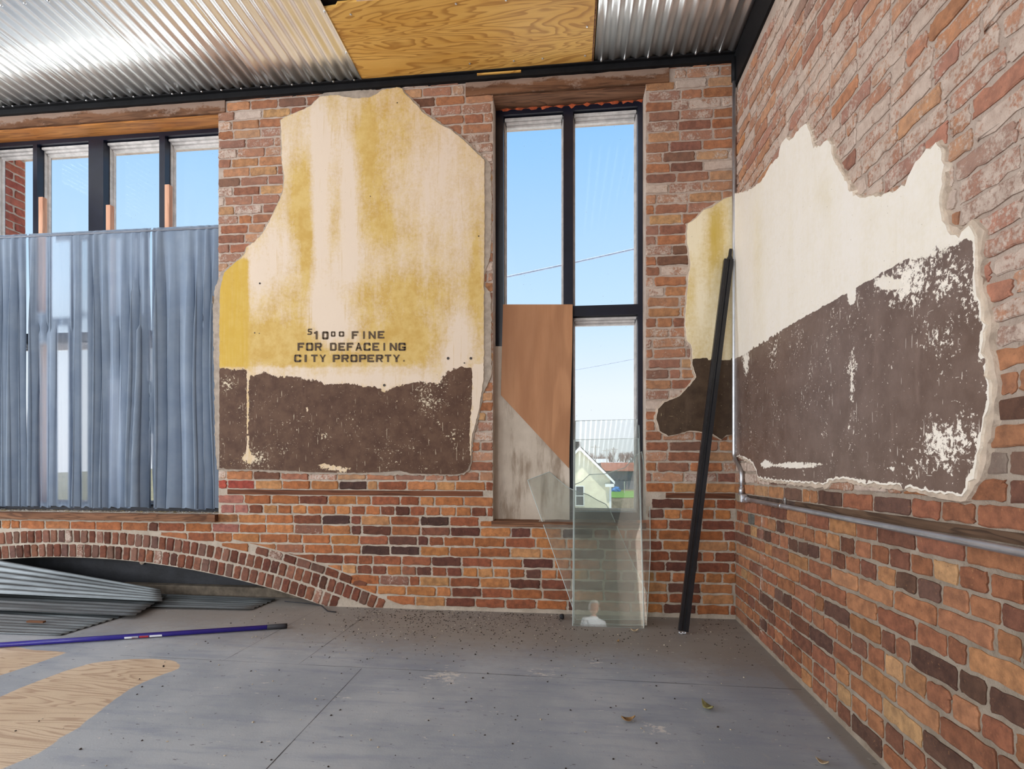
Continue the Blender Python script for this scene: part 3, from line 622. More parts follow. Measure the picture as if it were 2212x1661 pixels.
TXT = [('$', 664, 674, 710, 723), ('1', 678, 688, 715, 733), ('0', 696, 709, 716, 733), ('0', 715, 724, 716, 727), ('0', 732, 743, 716, 727), ('F', 760, 774, 715.5, 732), ('I', 782, 790, 715.5, 732), ('N', 796.5, 811, 715.5, 732), ('E', 816, 830, 715, 731)]
def line(s, xs, y0, y1):
    return [(c, a, b, y0, y1) for c, (a, b) in zip(s, xs)]
TXT += line('FORDEFACEING', [(643, 657), (661, 676), (680, 695), (713, 726.5), (731, 745), (749, 763), (767.5, 782), (785.5, 800), (804.5, 819), (826, 834), (842, 857), (860.5, 876)], 740.5, 757.5)
TXT += line('CITYPROPERTY', [(635.5, 650), (655, 665), (672, 686), (690, 704), (719, 734), (737.5, 753), (757, 771.5), (775.5, 791), (793.5, 808), (812, 827), (831, 845), (848.5, 864)], 766, 782)+[('.', 871, 874.5, 777.5, 781)]
k = N('worn_black_stencil_paint'); v = k.co(); f = k.ramp(k.math('ADD', k.noise(v, 55, 5, .7), k.math('MULTIPLY', k.noise(v, 12, 3), .5)), .86, .98)
p1 = k.n('ShaderNodeBsdfPrincipled'); p1.inputs['Base Color'].default_value = srgb(82, 64, 44); p1.inputs['Roughness'].default_value = .8
p2 = k.n('ShaderNodeBsdfTransparent'); ms = k.n('ShaderNodeMixShader'); k.l(f, ms.inputs[0]); k.l(p1.outputs[0], ms.inputs[1]); k.l(p2.outputs[0], ms.inputs[2]); k.l(ms.outputs[0], k.out.inputs[0]); INK = k.m
mb = MB()
for c, xa, xb, ya, yb in TXT:
    for st in GL[c]:
        if isinstance(st, tuple): st = (st[0]-.03*(st[2]-st[0] < .5), st[1]-.02*(st[3]-st[1] < .3), st[2]+.03*(st[2]-st[0] < .5), st[3]+.02*(st[3]-st[1] < .3))
        q = [(st[0], st[1]), (st[2], st[1]), (st[2], st[3]), (st[0], st[3])] if isinstance(st, tuple) else st
        pts = [onY(xa+(xb-xa)*u, yb-(yb-ya)*w_, -.0222) for u, w_ in q]; mb.add(pts, [(0, 1, 2, 3)])
o = mb.build('stenciled_lettering', INK, fin_b); tag(o, 'worn black stencilled warning about a fine')
# nail holes
mb = MB()
for x, y, r in ((968, 774, 3.2), (1017, 774, 3), (1003, 784, 1.6), (550, 719, 1.6), (560, 720, 1.2), (561, 612, 2.2), (858, 222, 1.4), (800, 424, 1.2), (1034, 510, 1.6), (830, 832, 3.0)):
    c = onY(x, y, -.0221); mb.add([(c[0]+r/300*math.cos(t*PI/4), c[1], c[2]+r/300*math.sin(t*PI/4)) for t in range(8)], [tuple(range(8))])
mb.build('nail_hole', flat('dark_hole', srgb(60, 48, 40)), fin_b)['kind'] = 'stuff'

# ------------------------------------------------------------------ floor
def floor_material():
    k = N('worn_grey_floor_paint'); v = k.co(); a = k.attr('mask'); R, G, B = k.sep(a.outputs['Color'])[:3]
    n1 = k.noise(v, 1.3, 7, .62); n2 = k.noise(v, 16, 8, .7); n3 = k.noise(v, 120, 4, .65); nst = k.noise(k.co((.25, 1.6, 1), (0, 0, .12)), 9, 7, .65)
    c = k.mix(k.ramp(n1, .35, .65), srgb(140, 146, 154), srgb(166, 169, 173)); c = k.mix(k.ramp(nst, .45, .7, 0, .5), c, srgb(122, 130, 146)); c = k.mix(k.ramp(n2, .56, .75, 0, .4), c, srgb(172, 168, 164))
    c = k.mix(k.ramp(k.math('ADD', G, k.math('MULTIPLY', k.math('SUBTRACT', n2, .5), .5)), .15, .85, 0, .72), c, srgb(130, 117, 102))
    # white paint scrapes
    wsp = k.ramp(k.math('ADD', k.noise(k.co((.6, 1.4, 1)), 26, 6, .75), k.math('MULTIPLY', B, .5)), .64, .665, 0, .75); c = k.mix(wsp, c, srgb(206, 200, 192))
    dk = k.ramp(k.noise(k.co((.6, 1.3, 1)), 40, 4, .65), .655, .675, 0, .65); c = k.mix(dk, c, srgb(58, 52, 52))
    # bare plywood
    vw = k.co((.62, 5.2, 1)); n = k.noise(vw, 1.3, 3, .5, .4); r = k.math('FRACT', k.math('MULTIPLY', n, 17)); g = k.math('MULTIPLY', k.math('POWER', k.ramp(r, 0, .88), 4), k.ramp(r, .9, 1, 1, 0))
    wd = k.mix(k.ramp(n1, .3, .7), srgb(196, 172, 144), srgb(206, 184, 158)); wd = k.mix(k.math('MULTIPLY', g, .6), wd, srgb(150, 118, 96)); wd = k.mix(k.ramp(n2, .6, .8, 0, .3), wd, srgb(160, 140, 124))
    f = k.ramp(k.math('ADD', R, k.math('MULTIPLY', k.math('SUBTRACT', n2, .5), .35)), .42, .58)
    col = k.mix(f, c, wd)
    k.bsdf(col, k.ramp(n1, .3, .7, .5, .7), 0, .4, k.bump(k.math('ADD', n3, k.math('MULTIPLY', n2, .8)), .14, .004)); return k.m
FLOORM = floor_material()
xs = [-8.6, -7.4, -6.6]+list(np.arange(-6.0, .0, .035))+[0.0]; ys = [-8.6, -6.5, -5.0, -4.2]+list(np.arange(-3.7, .24, .035))+[.28]
GX, GY = np.meshgrid(xs, ys); nX = len(xs)
FV_ = [(x, y, 0) for x, y in zip(GX.ravel(), GY.ravel())]
FF_ = [(j*nX+i, j*nX+i+1, (j+1)*nX+i+1, (j+1)*nX+i) for j in range(len(ys)-1) for i in range(nX-1)]
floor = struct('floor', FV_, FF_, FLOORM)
def c1f(x, y): return tuple(onZ(x/4.424, 1380+y/4.424)[:2])
BARE1 = [c1f(*p) for p in [(-1500, 1300), (-1500, 900), (-600, 760), (0, 555), (200, 465), (440, 375), (640, 300), (880, 230), (1050, 210), (1250, 192), (1450, 190), (1600, 198), (1670, 210), (1722, 250), (1700, 290), (1560, 340), (1400, 400), (1230, 485), (1060, 605), (880, 745), (720, 870), (560, 950), (500, 1010), (380, 1090), (160, 1180), (-100, 1300), (-900, 1700), (-2500, 1900)]]
BARE2 = [c1f(*p) for p in [(-1500, 560), (-300, 420), (0, 350), (200, 285), (420, 210), (640, 130), (500, 115), (300, 105), (150, 75), (0, 60), (-400, 60), (-1500, 90)]]
XYf = np.c_[GX.ravel(), GY.ravel()]
def soft(poly, w_):
    d = pdist(XYf, poly); return np.where(inpoly(XYf, poly), .5+np.clip(d/w_, 0, .5), .5-np.clip(d/w_, 0, .5))
Rf = np.maximum(soft(BARE1, .05), soft(BARE2, .05)); Rf = np.where(XYf[:, 1] < -4, 0, Rf)
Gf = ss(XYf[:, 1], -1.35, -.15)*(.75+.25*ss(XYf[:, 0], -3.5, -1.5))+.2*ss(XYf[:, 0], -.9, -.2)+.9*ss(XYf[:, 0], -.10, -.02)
Bf = np.zeros(len(XYf))
for px, py, rr, s in ((958, 1462, .12, .6), (740, 1500, .1, .2), (1420, 1575, .06, .6), (1295, 1430, .06, .4), (1160, 1450, .1, .3), (1190, 1458, .05, .4), (930, 1395, .05, .4), (1020, 1560, .3, .08)):
    q = onZ(px, py); Bf += .62*s*np.exp(-((XYf[:, 0]-q[0])**2+(XYf[:, 1]-q[1])**2)/(rr*.8)**2)
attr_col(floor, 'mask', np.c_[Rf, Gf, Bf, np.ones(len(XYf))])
SEAM = flat('dark_floor_joint', srgb(64, 60, 60), .9)
for (x0, y0, x1, y1, w_) in ((-2.198, -1.042, -2.196, -3.4, .004), (-3.6, -1.012, -.02, -1.058, .0035), (-2.504, -.01, -2.553, -1.02, .0035), (-2.912, -.05, -2.984, -1.02, .003)):
    d = Vector((x1-x0, y1-y0, 0)).normalized(); nrm = Vector((-d.y, d.x, 0))*w_/2; n = 24; V = []
    for i in range(n+1):
        p = Vector((x0, y0, .0006))+d*(math.hypot(x1-x0, y1-y0)*i/n); jj = .25+.75*abs(mnoise.noise(p*7)*2); V += [p-nrm*jj, p+nrm*jj]
    mesh('floor_seam', [v[:] for v in V], [(2*i, 2*i+2, 2*i+3, 2*i+1) for i in range(n)], SEAM, floor)

# recess behind the arch
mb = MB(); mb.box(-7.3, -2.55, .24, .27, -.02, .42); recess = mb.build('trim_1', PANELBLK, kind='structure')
mb = MB(); mb.box(-4.70, -3.05, .17, .238, 0.001, .075, bev=.008); o = mb.build('recess_ledge', flat('dusty_grey_timber', srgb(96, 86, 74), .95, 0, .35, 12, .5), recess)
mb = MB(); mb.tube([(-4.55, .235, .245), (-4.552, .222, .25)], [.028, .018], 10); mb.build('mortar_lump', UNDER, recess)

# ------------------------------------------------------------------ ceiling
SL = .0342
def zc_(y, off=0): return 3.79+SL*(-y)+off
V = [(-8.6, .45, zc_(.45, .05)), (.02, .45, zc_(.45, .05)), (.02, -8.6, zc_(-8.6, .05)), (-8.6, -8.6, zc_(-8.6, .05))]
ceiling = struct('ceiling', V+[(x, y, z+.1) for x, y, z in V], [(0, 1, 2, 3), (7, 6, 5, 4), (0, 4, 5, 1), (1, 5, 6, 2), (2, 6, 7, 3), (3, 7, 4, 0)], DARKDECK)
mb = MB()
mb.box(-8.6, 0, -.035, .0, 3.752, 3.800); mb.box(-8.6, 0, -.06, -.0, 3.79, 3.80); mb.build('trim_2', BLACKM, kind='structure')
mb = MB()
V = []
for y in (-.02, -5.5):
    zt = zc_(y, .04)
    V += [(-.018, y, zt), (-.018, y, zt-.255), (-.001, y, zt-.255), (-.001, y, zt)]
mb.add(V, [(0, 1, 5, 4), (1, 2, 6, 5), (2, 3, 7, 6), (3, 0, 4, 7), (0, 3, 2, 1), (4, 5, 6, 7)]); mb.build('trim_3', BLACKM, kind='structure')
PITCH, AMP = .078, .0085
def corr_sheet(x0, x1, y0, y1, dz, mat, name, phase=0.0):
    n = int((x1-x0)/PITCH*12); ny = 10; V = []
    for j in range(ny+1):
        y = y0+(y1-y0)*j/ny
        for i in range(n+1):
            x = x0+(x1-x0)*i/n; s = math.sin(2*PI*(x+phase)/PITCH)
            V.append((x, y, zc_(y, dz)+AMP+AMP*s+.0012*mnoise.noise(Vector((x*3, y*2.5, 1)))))
    F_ = [(j*(n+1)+i, j*(n+1)+i+1, (j+1)*(n+1)+i+1, (j+1)*(n+1)+i) for j in range(ny) for i in range(n)]
    o = mesh(name, V, F_, mat, smooth=True); sm = o.modifiers.new('thickness', 'SOLIDIFY'); sm.thickness = .0012; sm.offset = 1
    return o
def screw(x, y, z, parent):
    mb = MB(); mb.tube([(x, y, z+.003), (x, y, z-.002), (x, y, z-.005)], [.0075, .0075, .004], 8); return mb.build('screw', SCREW, parent, smooth=False)
edges = [-2.59-PITCH*9*i for i in range(9)]
side = ['first corrugated ceiling sheet left of the plywood panel', 'second corrugated ceiling sheet left of the plywood panel', 'third corrugated ceiling sheet left of the plywood panel', 'fourth corrugated ceiling sheet from the plywood, above the curtained window', 'fifth corrugated ceiling sheet from the plywood, at the left edge', 'sixth corrugated ceiling sheet from the plywood, past the left edge', 'seventh corrugated ceiling sheet from the plywood, past the left edge', 'eighth corrugated ceiling sheet from the plywood, past the left edge']
G1 = 'corrugated ceiling sheets left of the plywood'
for i in range(5):
    x1 = edges[i]; x0 = edges[i+1]-PITCH*.75
    o = corr_sheet(x0, x1, -5.6 if i else -3.0, -.022, .003*(i % 2)+.002, GALV, 'corrugated_ceiling_sheet'); tag(o, side[i], 'ceiling sheet', G1)
    if i < 5:
        for yy in ((-.06, -.86) if i else (-.06, -.30, -.62)):
            for q in range(0, 9, 2 if i else 1 if yy < -.1 else 2):
                x = x1-PITCH*(q+.75) if yy != -.30 and not (yy == -.62 and i == 0) else x1-.012
                screw(x+.0, yy, zc_(yy, .002), o)
                if yy in (-.30, -.62) and i == 0: break
o = corr_sheet(-.945, -.004, -5.6, -.024, .002, GALV, 'corrugated_ceiling_sheet', .02); tag(o, 'corrugated ceiling sheet between plywood panel and right brick wall', 'ceiling sheet')
for q in range(0, 11, 2): screw(-.9+q*PITCH, -.06, zc_(-.06, .002), o)
# sheet covering the strip of roof nearer than the plywood
o = corr_sheet(-2.60, -1.9, -5.6, -.70, .028, GALV, 'corrugated_ceiling_sheet', .03); tag(o, 'corrugated ceiling sheet peeking above the near edge of the plywood panel', 'ceiling sheet')
mb = MB(); mb.prism([(-2.60, -.028), (-.952, -.028), (-.952, -2.0), (-1.9, -2.0), (-1.9, -.655), (-2.37, -.663), (-2.50, -.665), (-2.52, -.645), (-2.60, -.64)], lambda p: (p[0], p[1], zc_(p[1], .006)), lambda p: (p[0], p[1], zc_(p[1], .020)))
pl = mb.build('plywood_ceiling_panel', PLYCEIL); tag(pl, 'yellow plywood panel with flame grain screwed to the ceiling', 'plywood panel')
def onC(px, py):
    d = ray(px, py); t = (3.79-SL*CAM[1]-CAM[2])/(d[2]+SL*d[1]); return CAM+d*t
for px, py in ((758, 33), (985, 10), (1093, 2), (1268, 59), (1264, 122), (1110, 133), (1015, 139), (880, 168), (1172, 128)):
    p = onC(px, py); screw(p[0], p[1], zc_(p[1], .005), pl)
mb = MB(); mb.prism([(-1.76, -.026), (-1.45, -.026), (-1.45, -.012), (-1.76, -.012)], lambda p: (p[0], p[1]-.02, 3.775), lambda p: (p[0], p[1]-.02, 3.786)); mb.build('shim', PLYCEIL, pl)
mb = MB(); mb.box(-2.38, -1.9, -.672, -.662, zc_(-.66, .008), zc_(-.66, .03)); mb.build('splintered_edge', flat('pale_splinters', srgb(214, 186, 160), .9), pl)
for x0, x1, m in ((-.952, -.945, BLACKM),):
    mb = MB(); mb.prism([(x0-.012, -.03), (x0-.002, -.03), (x0-.002, -2.0), (x0-.012, -2.0)], lambda p: (p[0], p[1], zc_(p[1], .0045)), lambda p: (p[0], p[1], zc_(p[1], .007))); mb.build('edge_strip', OLDWOOD, pl)

# ------------------------------------------------------------------ lintels and timber strips
def rough_box(name, x0, x1, y0, y1, z0, z1, mat, axis=0, amp=.005, seed=1, tilt=0):
    n = max(8, int(((x1-x0) if axis == 0 else (y1-y0))/.05)); V = []
    for i in range(n+1):
        t = i/n; s = x0+(x1-x0)*t if axis == 0 else y0+(y1-y0)*t
        for (u, w_) in ((0, 0), (1, 0), (1, .5), (1, 1), (0, 1), (0, .5)):
            jx = amp*mnoise.noise(Vector((s*9, u*3+seed, w_*4))); jz = amp*mnoise.noise(Vector((s*8, u*3+seed+9, w_*4)))
            zz = z0+(z1-z0)*w_+jz
            if axis == 1: zz += tilt*(-s)
            V.append((s, y0+(y1-y0)*u+jx, zz) if axis == 0 else (x0+(x1-x0)*u+jx, s, zz))
    F_ = [(i*6+k_, i*6+(k_+1) % 6, (i+1)*6+(k_+1) % 6, (i+1)*6+k_) for i in range(n) for k_ in range(6)]+[tuple(range(6)), tuple(n*6+i for i in range(6))]
    mb = MB(); mb.add(V, F_); return mb.build(name, mat, kind='structure')
t4 = rough_box('trim_4', LINT1[0], LINT1[1]-.01, -.012, .145, 3.664, 3.758, LINTELW, seed=3)
t5 = rough_box('trim_5', LINT2[0]+.012, LINT2[1]-.04, -.012, .145, 3.655, 3.75, LINTELW, seed=8)
rough_box('trim_6', LINT1[0], W1[1], .006, .30, 3.648, 3.661, ORANGEWOOD, seed=13, amp=.003); rough_box('trim_7', W2[0], W2[1], .006, .30, 3.641, 3.653, OLDWOOD, seed=23, amp=.003)
rough_box('trim_8', strip1[0]+.012, strip1[1]-.075, -.006, .05, .8155, .8505, REDWOOD, seed=5, amp=.002)
rough_box('trim_9', -.46, -.004, -.004, .05, .8155, .8505, REDWOOD, seed=6, amp=.002)
rough_box('trim_10', -.006, .05, -4.0, -.95, .822, .852, OLDWOODY, axis=1, seed=7, amp=.004, tilt=.0345)
rough_box('trim_11', -.002, .05, -.94, -.13, .818, .852, flat('charred_timber', srgb(70, 54, 46), .95, 0, .35, 20, .5), axis=1, seed=9, amp=.003, tilt=.0345)

# ------------------------------------------------------------------ windows
def rects_frame(mb, x0, x1, z0, z1, t, y0, y1, m=0):
    mb.box(x0, x0+t, y0, y1, z0, z1, m); mb.box(x1-t, x1, y0, y1, z0, z1, m); mb.box(x0+t, x1-t, y0, y1, z1-t, z1, m); mb.box(x0+t, x1-t, y0, y1, z0, z0+t, m)
def lite(win, x0, x1, z0, z1):
    """stepped glazing stops and the pane of one opening"""
    mb = MB(); rects_frame(mb, x0, x1, z0, z1, .008, .20, .240); rects_frame(mb, x0+.008, x1-.008, z0+.008, z1-.008, .008, .226, .243)
    mb.box(x0+.008, x1-.008, .17, .243, z1-.024, z1-.008); mb.box(x0+.016, x1-.016, .195, .243, z1-.040, z1-.024); mb.box(x0+.016, x1-.016, .215, .243, z1-.054, z1-.040)
    mb.build('glazing_stop', STOP, win)
    mb = MB(); mb.add([(x0+.02, .246, z0+.02), (x1-.02, .246, z0+.02), (x1-.02, .246, z1-.02), (x0+.02, .246, z1-.02)], [(0, 1, 2, 3)]); mb.build('pane', WINGLASS, win)
win1 = empty('window_1', (-4.79, .2, .666)); win1['kind'] = 'structure'
win2 = empty('window_2', (-1.12, .2, .642)); win2['kind'] = 'structure'
mb = MB(); H1 = 3.655
mb.box(W1[0]+.002, W1[1]-.002, .14, .26, 3.615, H1); mb.box(W1[0]+.002, W1[1]-.002, .13, .26, .668, .72); mb.box(W1[0]+.002, W1[0]+.03, .14, .26, .72, 3.615); mb.box(W1[1]-.035, W1[1]-.002, .14, .26, .72, 3.615)
mb.box(W1[0]+.03, W1[1]-.035, .15, .26, 2.02, 2.09); mb.build('frame', FRAME, win1)
mull = [(-5.431, -5.393), (-4.937, -4.807), (-4.325, -4.277)]
for a, b in mull:
    mb = MB(); mb.box(a, b, .14, .262, .72, 3.615); mb.build('mullion', FRAME, win1)
xb = [W1[0]+.03, mull[0][0], mull[0][1], mull[1][0], mull[1][1], mull[2][0], mull[2][1], W1[1]-.035]
for i in range(0, 8, 2):
    lite(win1, xb[i], xb[i+1], 2.09, 3.615); lite(win1, xb[i], xb[i+1], .72, 2.02)
o = rough_box('window_sill', W1[0], W1[1]+.002, -.045, .13, .612, .664, OLDWOOD, seed=31, amp=.004); del o['kind']; o.parent = win1; o.matrix_parent_inverse = Matrix.Translation(-win1.location)
mb = MB()
mb.box(W2[0]+.002, -1.597, .14, .26, .644, 3.635); mb.box(-.629, W2[1]-.002, .14, .26, .644, 3.635); mb.box(-1.597, -.629, .14, .26, 3.60, 3.635); mb.box(-1.597, -.629, .14, .26, 2.112, 2.186); mb.box(-1.597, -.629, .13, .26, .644, .70)
mb.build('frame', FRAME, win2)
mb = MB(); mb.box(-1.158, -1.088, .138, .262, .70, 3.60); mb.build('mullion', FRAME, win2)
for a, b in ((-1.597, -1.158), (-1.088, -.629)):
    lite(win2, a, b, 2.186, 3.60); lite(win2, a, b, .70, 2.112)
pts = [(-1.65+i*.0264, .16+.01*math.sin(i*1.7), 3.640+.006*math.sin(i*2.3)) for i in range(41)]
mb = MB(); mb.tube(pts, [.016+.008*abs(math.sin(i*1.3))+.004*math.sin(i*3.1) for i in range(41)], 9); mb.build('foam_seal', FOAM, win2, smooth=True)
o = rough_box('window_sill', W2[0]-.01, W2[1], -.012, .13, .604, .643, OLDWOOD, seed=37, amp=.003); del o['kind']; o.parent = win2; o.matrix_parent_inverse = Matrix.Translation(-win2.location)

# ------------------------------------------------------------------ boards leaning in the right window
mb = MB(); mb.prism([(1065.8, 748), (1086, 748), (1229.5, 748), (1230.5, 1043), (1230.5, 1127), (1065.8, 1123.5)], lambda p: tuple(onY(p[0], p[1], .104)), lambda p: tuple(onY(p[0], p[1], .104)+np.array([0, .012, 0])))
o = mb.build('cement_board', CEMENT); tag(o, 'grey stained cement board standing in the right window behind the orange plywood', 'board')
mb = MB(); f0 = lambda p: tuple(onY(p[0], p[1], .088)); mb.prism([(1086.7, 657.5), (1237, 657.5), (1236, 760), (1229, 1011.5), (1082, 853.5), (1084, 760)], f0, lambda p: tuple(onY(p[0], p[1], .088)+np.array([0, .011, 0])))
o = mb.build('plywood_offcut', PLYORANGE); tag(o, 'orange plywood offcut with a diagonal lower edge across the right window', 'board')

# ------------------------------------------------------------------ loose glass leaning under the right window
def onL(px, py, yb, tn):
    d = ray(px, py); # y = yb + z*tn
    t = (yb+CAM[2]*tn-CAM[1])/(d[1]-d[2]*tn); return CAM+d*t
def pane(pts, yb, tn, mat, label, edge=EDGE):
    n = np.array([0, math.cos(math.atan(tn)), -math.sin(math.atan(tn))])*.006
    P = [onL(x, y, yb, tn) for x, y in pts]; zmin = min(p[2] for p in P); 
    P = [p if p[2] > .002 else np.array([p[0], yb+.002*tn, .002]) for p in P]
    mb = MB(); m = len(P); V = [tuple(p) for p in P]+[tuple(p+n) for p in P]
    tri = geometry.tessellate_polygon([[Vector((x, y, 0)) for x, y in pts]])
    mb.add(V, [tuple(t) for t in tri], 0); mb.add(V, [(i, (i+1) % m, m+(i+1) % m, m+i) for i in range(m)], 2)
    C_ = [tuple(p+n*.5) for p in P]; mb.tube(C_+[C_[0]], .0028, 6, 2, caps=False)
    bm_o = mb.build('glass_pane', [mat, CLEAR, edge]); tag(bm_o, label, 'glass pane', 'loose glass panes under the right window'); return bm_o
pane([(1139.7, 1036.8), (1187, 1018.8), (1200, 1031), (1227, 1053), (1248, 1062), (1270, 1068), (1290, 1080), (1309, 1089), (1318, 1103), (1325, 1119), (1365, 1212), (1399, 1286), (1398, 1338), (1245, 1338), (1232, 1297)], -.19, .285, PANEGLASS2, 'tilted broken glass pane reaching furthest left, over the cement board')
pane([(1242, 1046), (1257, 1040), (1273, 1025), (1308, 1023), (1350, 1010), (1372, 985), (1386, 975), (1404, 1082), (1405, 1198), (1400, 1302), (1397, 1350), (1240, 1346)], -.215, .283, PANEGLASS, 'broken glass pane with bent right edge, sticking out furthest right')
pane([(1243, 909), (1380, 905.5), (1392, 1352), (1238, 1351)], -.235, .283, PANEGLASS, 'tallest rectangular glass pane below the right window')
pane([(1240, 950), (1379, 946.5), (1391, 1359), (1237, 1357.5)], -.252, .283, PANEGLASS, 'front rectangular glass pane, slightly shorter, below the right window')

# ------------------------------------------------------------------ black bar leaning in the corner
b0 = onZ(1474, 1366, .006); b1 = onY(1579, 540, -.045); b1 = np.array([-.055, -.045, b1[2]])
def leaning_bar():
    r = empty('black_metal_bar', b0, 'long black metal bar leaning into the corner beside the right window', 'metal bar')
    A, Bv = Vector(b0), Vector(b1); d = (Bv-A).normalized(); xax = Vector((1, 0, 0)); xax = (xax-d*xax.dot(d)).normalized(); yax = d.cross(xax)
    if yax.y > 0: yax = -yax
    W_, T_ = .060, .028; prof = [(-W_/2, 0), (-W_/2, T_), (-.012, T_), (-.009, T_*.62), (.004, T_*.62), (.007, T_), (W_/2, T_), (W_/2, 0)]
    L = (Bv-A).length; V = []
    for t in (.012, L-.075): V += [tuple(A+d*t+xax*u+yax*w_) for u, w_ in prof]
    n = len(prof); mb = MB(); mb.add(V, [(i, (i+1) % n, n+(i+1) % n, n+i) for i in range(n)]+[tuple(range(n)), tuple(n+i for i in range(n))]); mb.build('channel', BARBLK, r)
    mb = MB(); V = [tuple(A+d*t+xax*u+yax*w_) for t, k_ in ((L-.08, 1), (L-.045, .45), (L, .40)) for u, w_ in [(-.022*k_+.006, .004), (.022*k_+.006, .004), (.022*k_+.006, .020), (-.022*k_+.006, .020)]]
    mb.add(V, [(i*4+q, i*4+(q+1) % 4, (i+1)*4+(q+1) % 4, (i+1)*4+q) for i in range(2) for q in range(4)]+[(0, 1, 2, 3), (8, 9, 10, 11)]); mb.build('end_tab', BARBLK, r)
    mb = MB()
    for u in (-.02, 0, .016): mb.box(b0[0]+u-.004, b0[0]+u+.004, b0[1]-.012, b0[1]-.004, .001, .012)
    mb.box(b0[0]-.024, b0[0]+.02, b0[1]-.012, b0[1]-.004, .001, .004); mb.build('end_clip', WHITEL, r)
leaning_bar()

# ------------------------------------------------------------------ conduit
cr = empty('electrical_conduit', (-.024, -.045, .83), 'galvanized steel conduit running down the corner and along the right wall', 'conduit')
mb = MB(); pts = [(-.024, -.045, 3.66), (-.024, -.045, 2.4), (-.024, -.045, 1.16)]
for t in np.linspace(0, 1, 10): pts.append((-.024, -.045-.155*(t*t*(3-2*t)), 1.12-.14*t))
pts += [(-.024, -.2, .95), (-.024, -.2, .878)]
mb.tube(pts, .0122, 14); mb.build('vertical_conduit', CONDUIT, cr, smooth=True)
mb = MB(); mb.tube([(-.024, -.045, 3.60), (-.024, -.045, 3.76)], .017, 14); mb.build('coupling', BLACKM, cr, smooth=True)
mb = MB(); mb.tube([(-.026, -.2, .905), (-.026, -.2, .86)], .0165, 14); mb.build('connector', CONDUIT, cr, smooth=True)
mb = MB(); mb.box(-.050, -.006, -.262, -.176, .812, .864, bev=.007); mb.tube([(-.026, -.25, .836), (-.026, -.315, .838)], .0175, 14); mb.build('conduit_body', CONDUIT, cr)
mb = MB(); mb.box(-.053, -.049, -.252, -.186, .818, .858, bev=.0015); mb.build('cover_plate', flat('dull_cover', srgb(170, 160, 140), .5, .6), cr)
hp = [(-.026, -.30-(3.1-.30)*t, .838+.0692*t) for t in np.linspace(0, 1, 30)]
mb = MB(); mb.tube(hp, .0122, 14); mb.build('horizontal_conduit', CONDUIT, cr, smooth=True)
ys_ = -.83; zz = .838+.0692*((.83-.30)/2.8)
mb = MB(); mb.tube([(-.026, ys_-.012, zz), (-.026, ys_+.012, zz)], .0145, 14); mb.box(-.012, -.003, ys_-.012, ys_+.012, zz+.008, zz+.045, bev=.002); mb.tube([(-.012, ys_, zz+.032), (-.017, ys_, zz+.032)], .007, 8); mb.build('pipe_strap', SCREW, cr)

# ------------------------------------------------------------------ curtains
def fabric():
    k = N('blue_grey_curtain_cloth'); v = k.co(); a = k.attr('mask'); thin = k.sep(a.outputs['Color'])[0]
    n1 = k.noise(v, 5, 5, .6); wv = k.noise(k.co((1, 1, 1)), 420, 2); n2 = k.noise(k.co((1, 1, .12)), 22, 4)
    c = k.mix(k.ramp(n1, .3, .7), srgb(124, 136, 152), srgb(140, 151, 164)); c = k.mix(k.ramp(n2, .4, .7, 0, .3), c, srgb(110, 125, 144))
    df = k.n('ShaderNodeBsdfDiffuse'); k.l(c, df.inputs[0]); tl = k.n('ShaderNodeBsdfTranslucent'); k.l(k.mix(thin, (.26, .31, .42, 1), (.90, .90, .98, 1)), tl.inputs[0])
    k.l(k.bump(wv, .25, .002), df.inputs['Normal'])
    m = k.n('ShaderNodeMixShader'); k.l(k.ramp(thin, 0, 1, .22, .78, False), m.inputs[0]); k.l(df.outputs[0], m.inputs[1]); k.l(tl.outputs[0], m.inputs[2])
    tr = k.n('ShaderNodeBsdfTransparent'); m2 = k.n('ShaderNodeMixShader'); k.l(k.ramp(thin, .3, 1, 0, .62, False), m2.inputs[0]); k.l(m.outputs[0], m2.inputs[1]); k.l(tr.outputs[0], m2.inputs[2])
    k.l(m2.outputs[0], k.out.inputs[0]); return k.m
CLOTH = fabric()
def xw(px): return onY(px, 800, .03)[0]
THIN = [(78, 100, .9, 500, 680), (112, 152, 1.0, 512, 690), (84, 102, .85, 740, 1090), (124, 148, 1.0, 705, 1090), (176, 190, .8, 512, 680), (176, 190, .9, 690, 1090), (236, 262, .45, 505, 690), (232, 262, .35, 820, 1090), (305, 312, .5, 505, 680), (322, 329, .9, 505, 830), (322, 332, .6, 930, 1090), (290, 298, .4, 510, 600)]
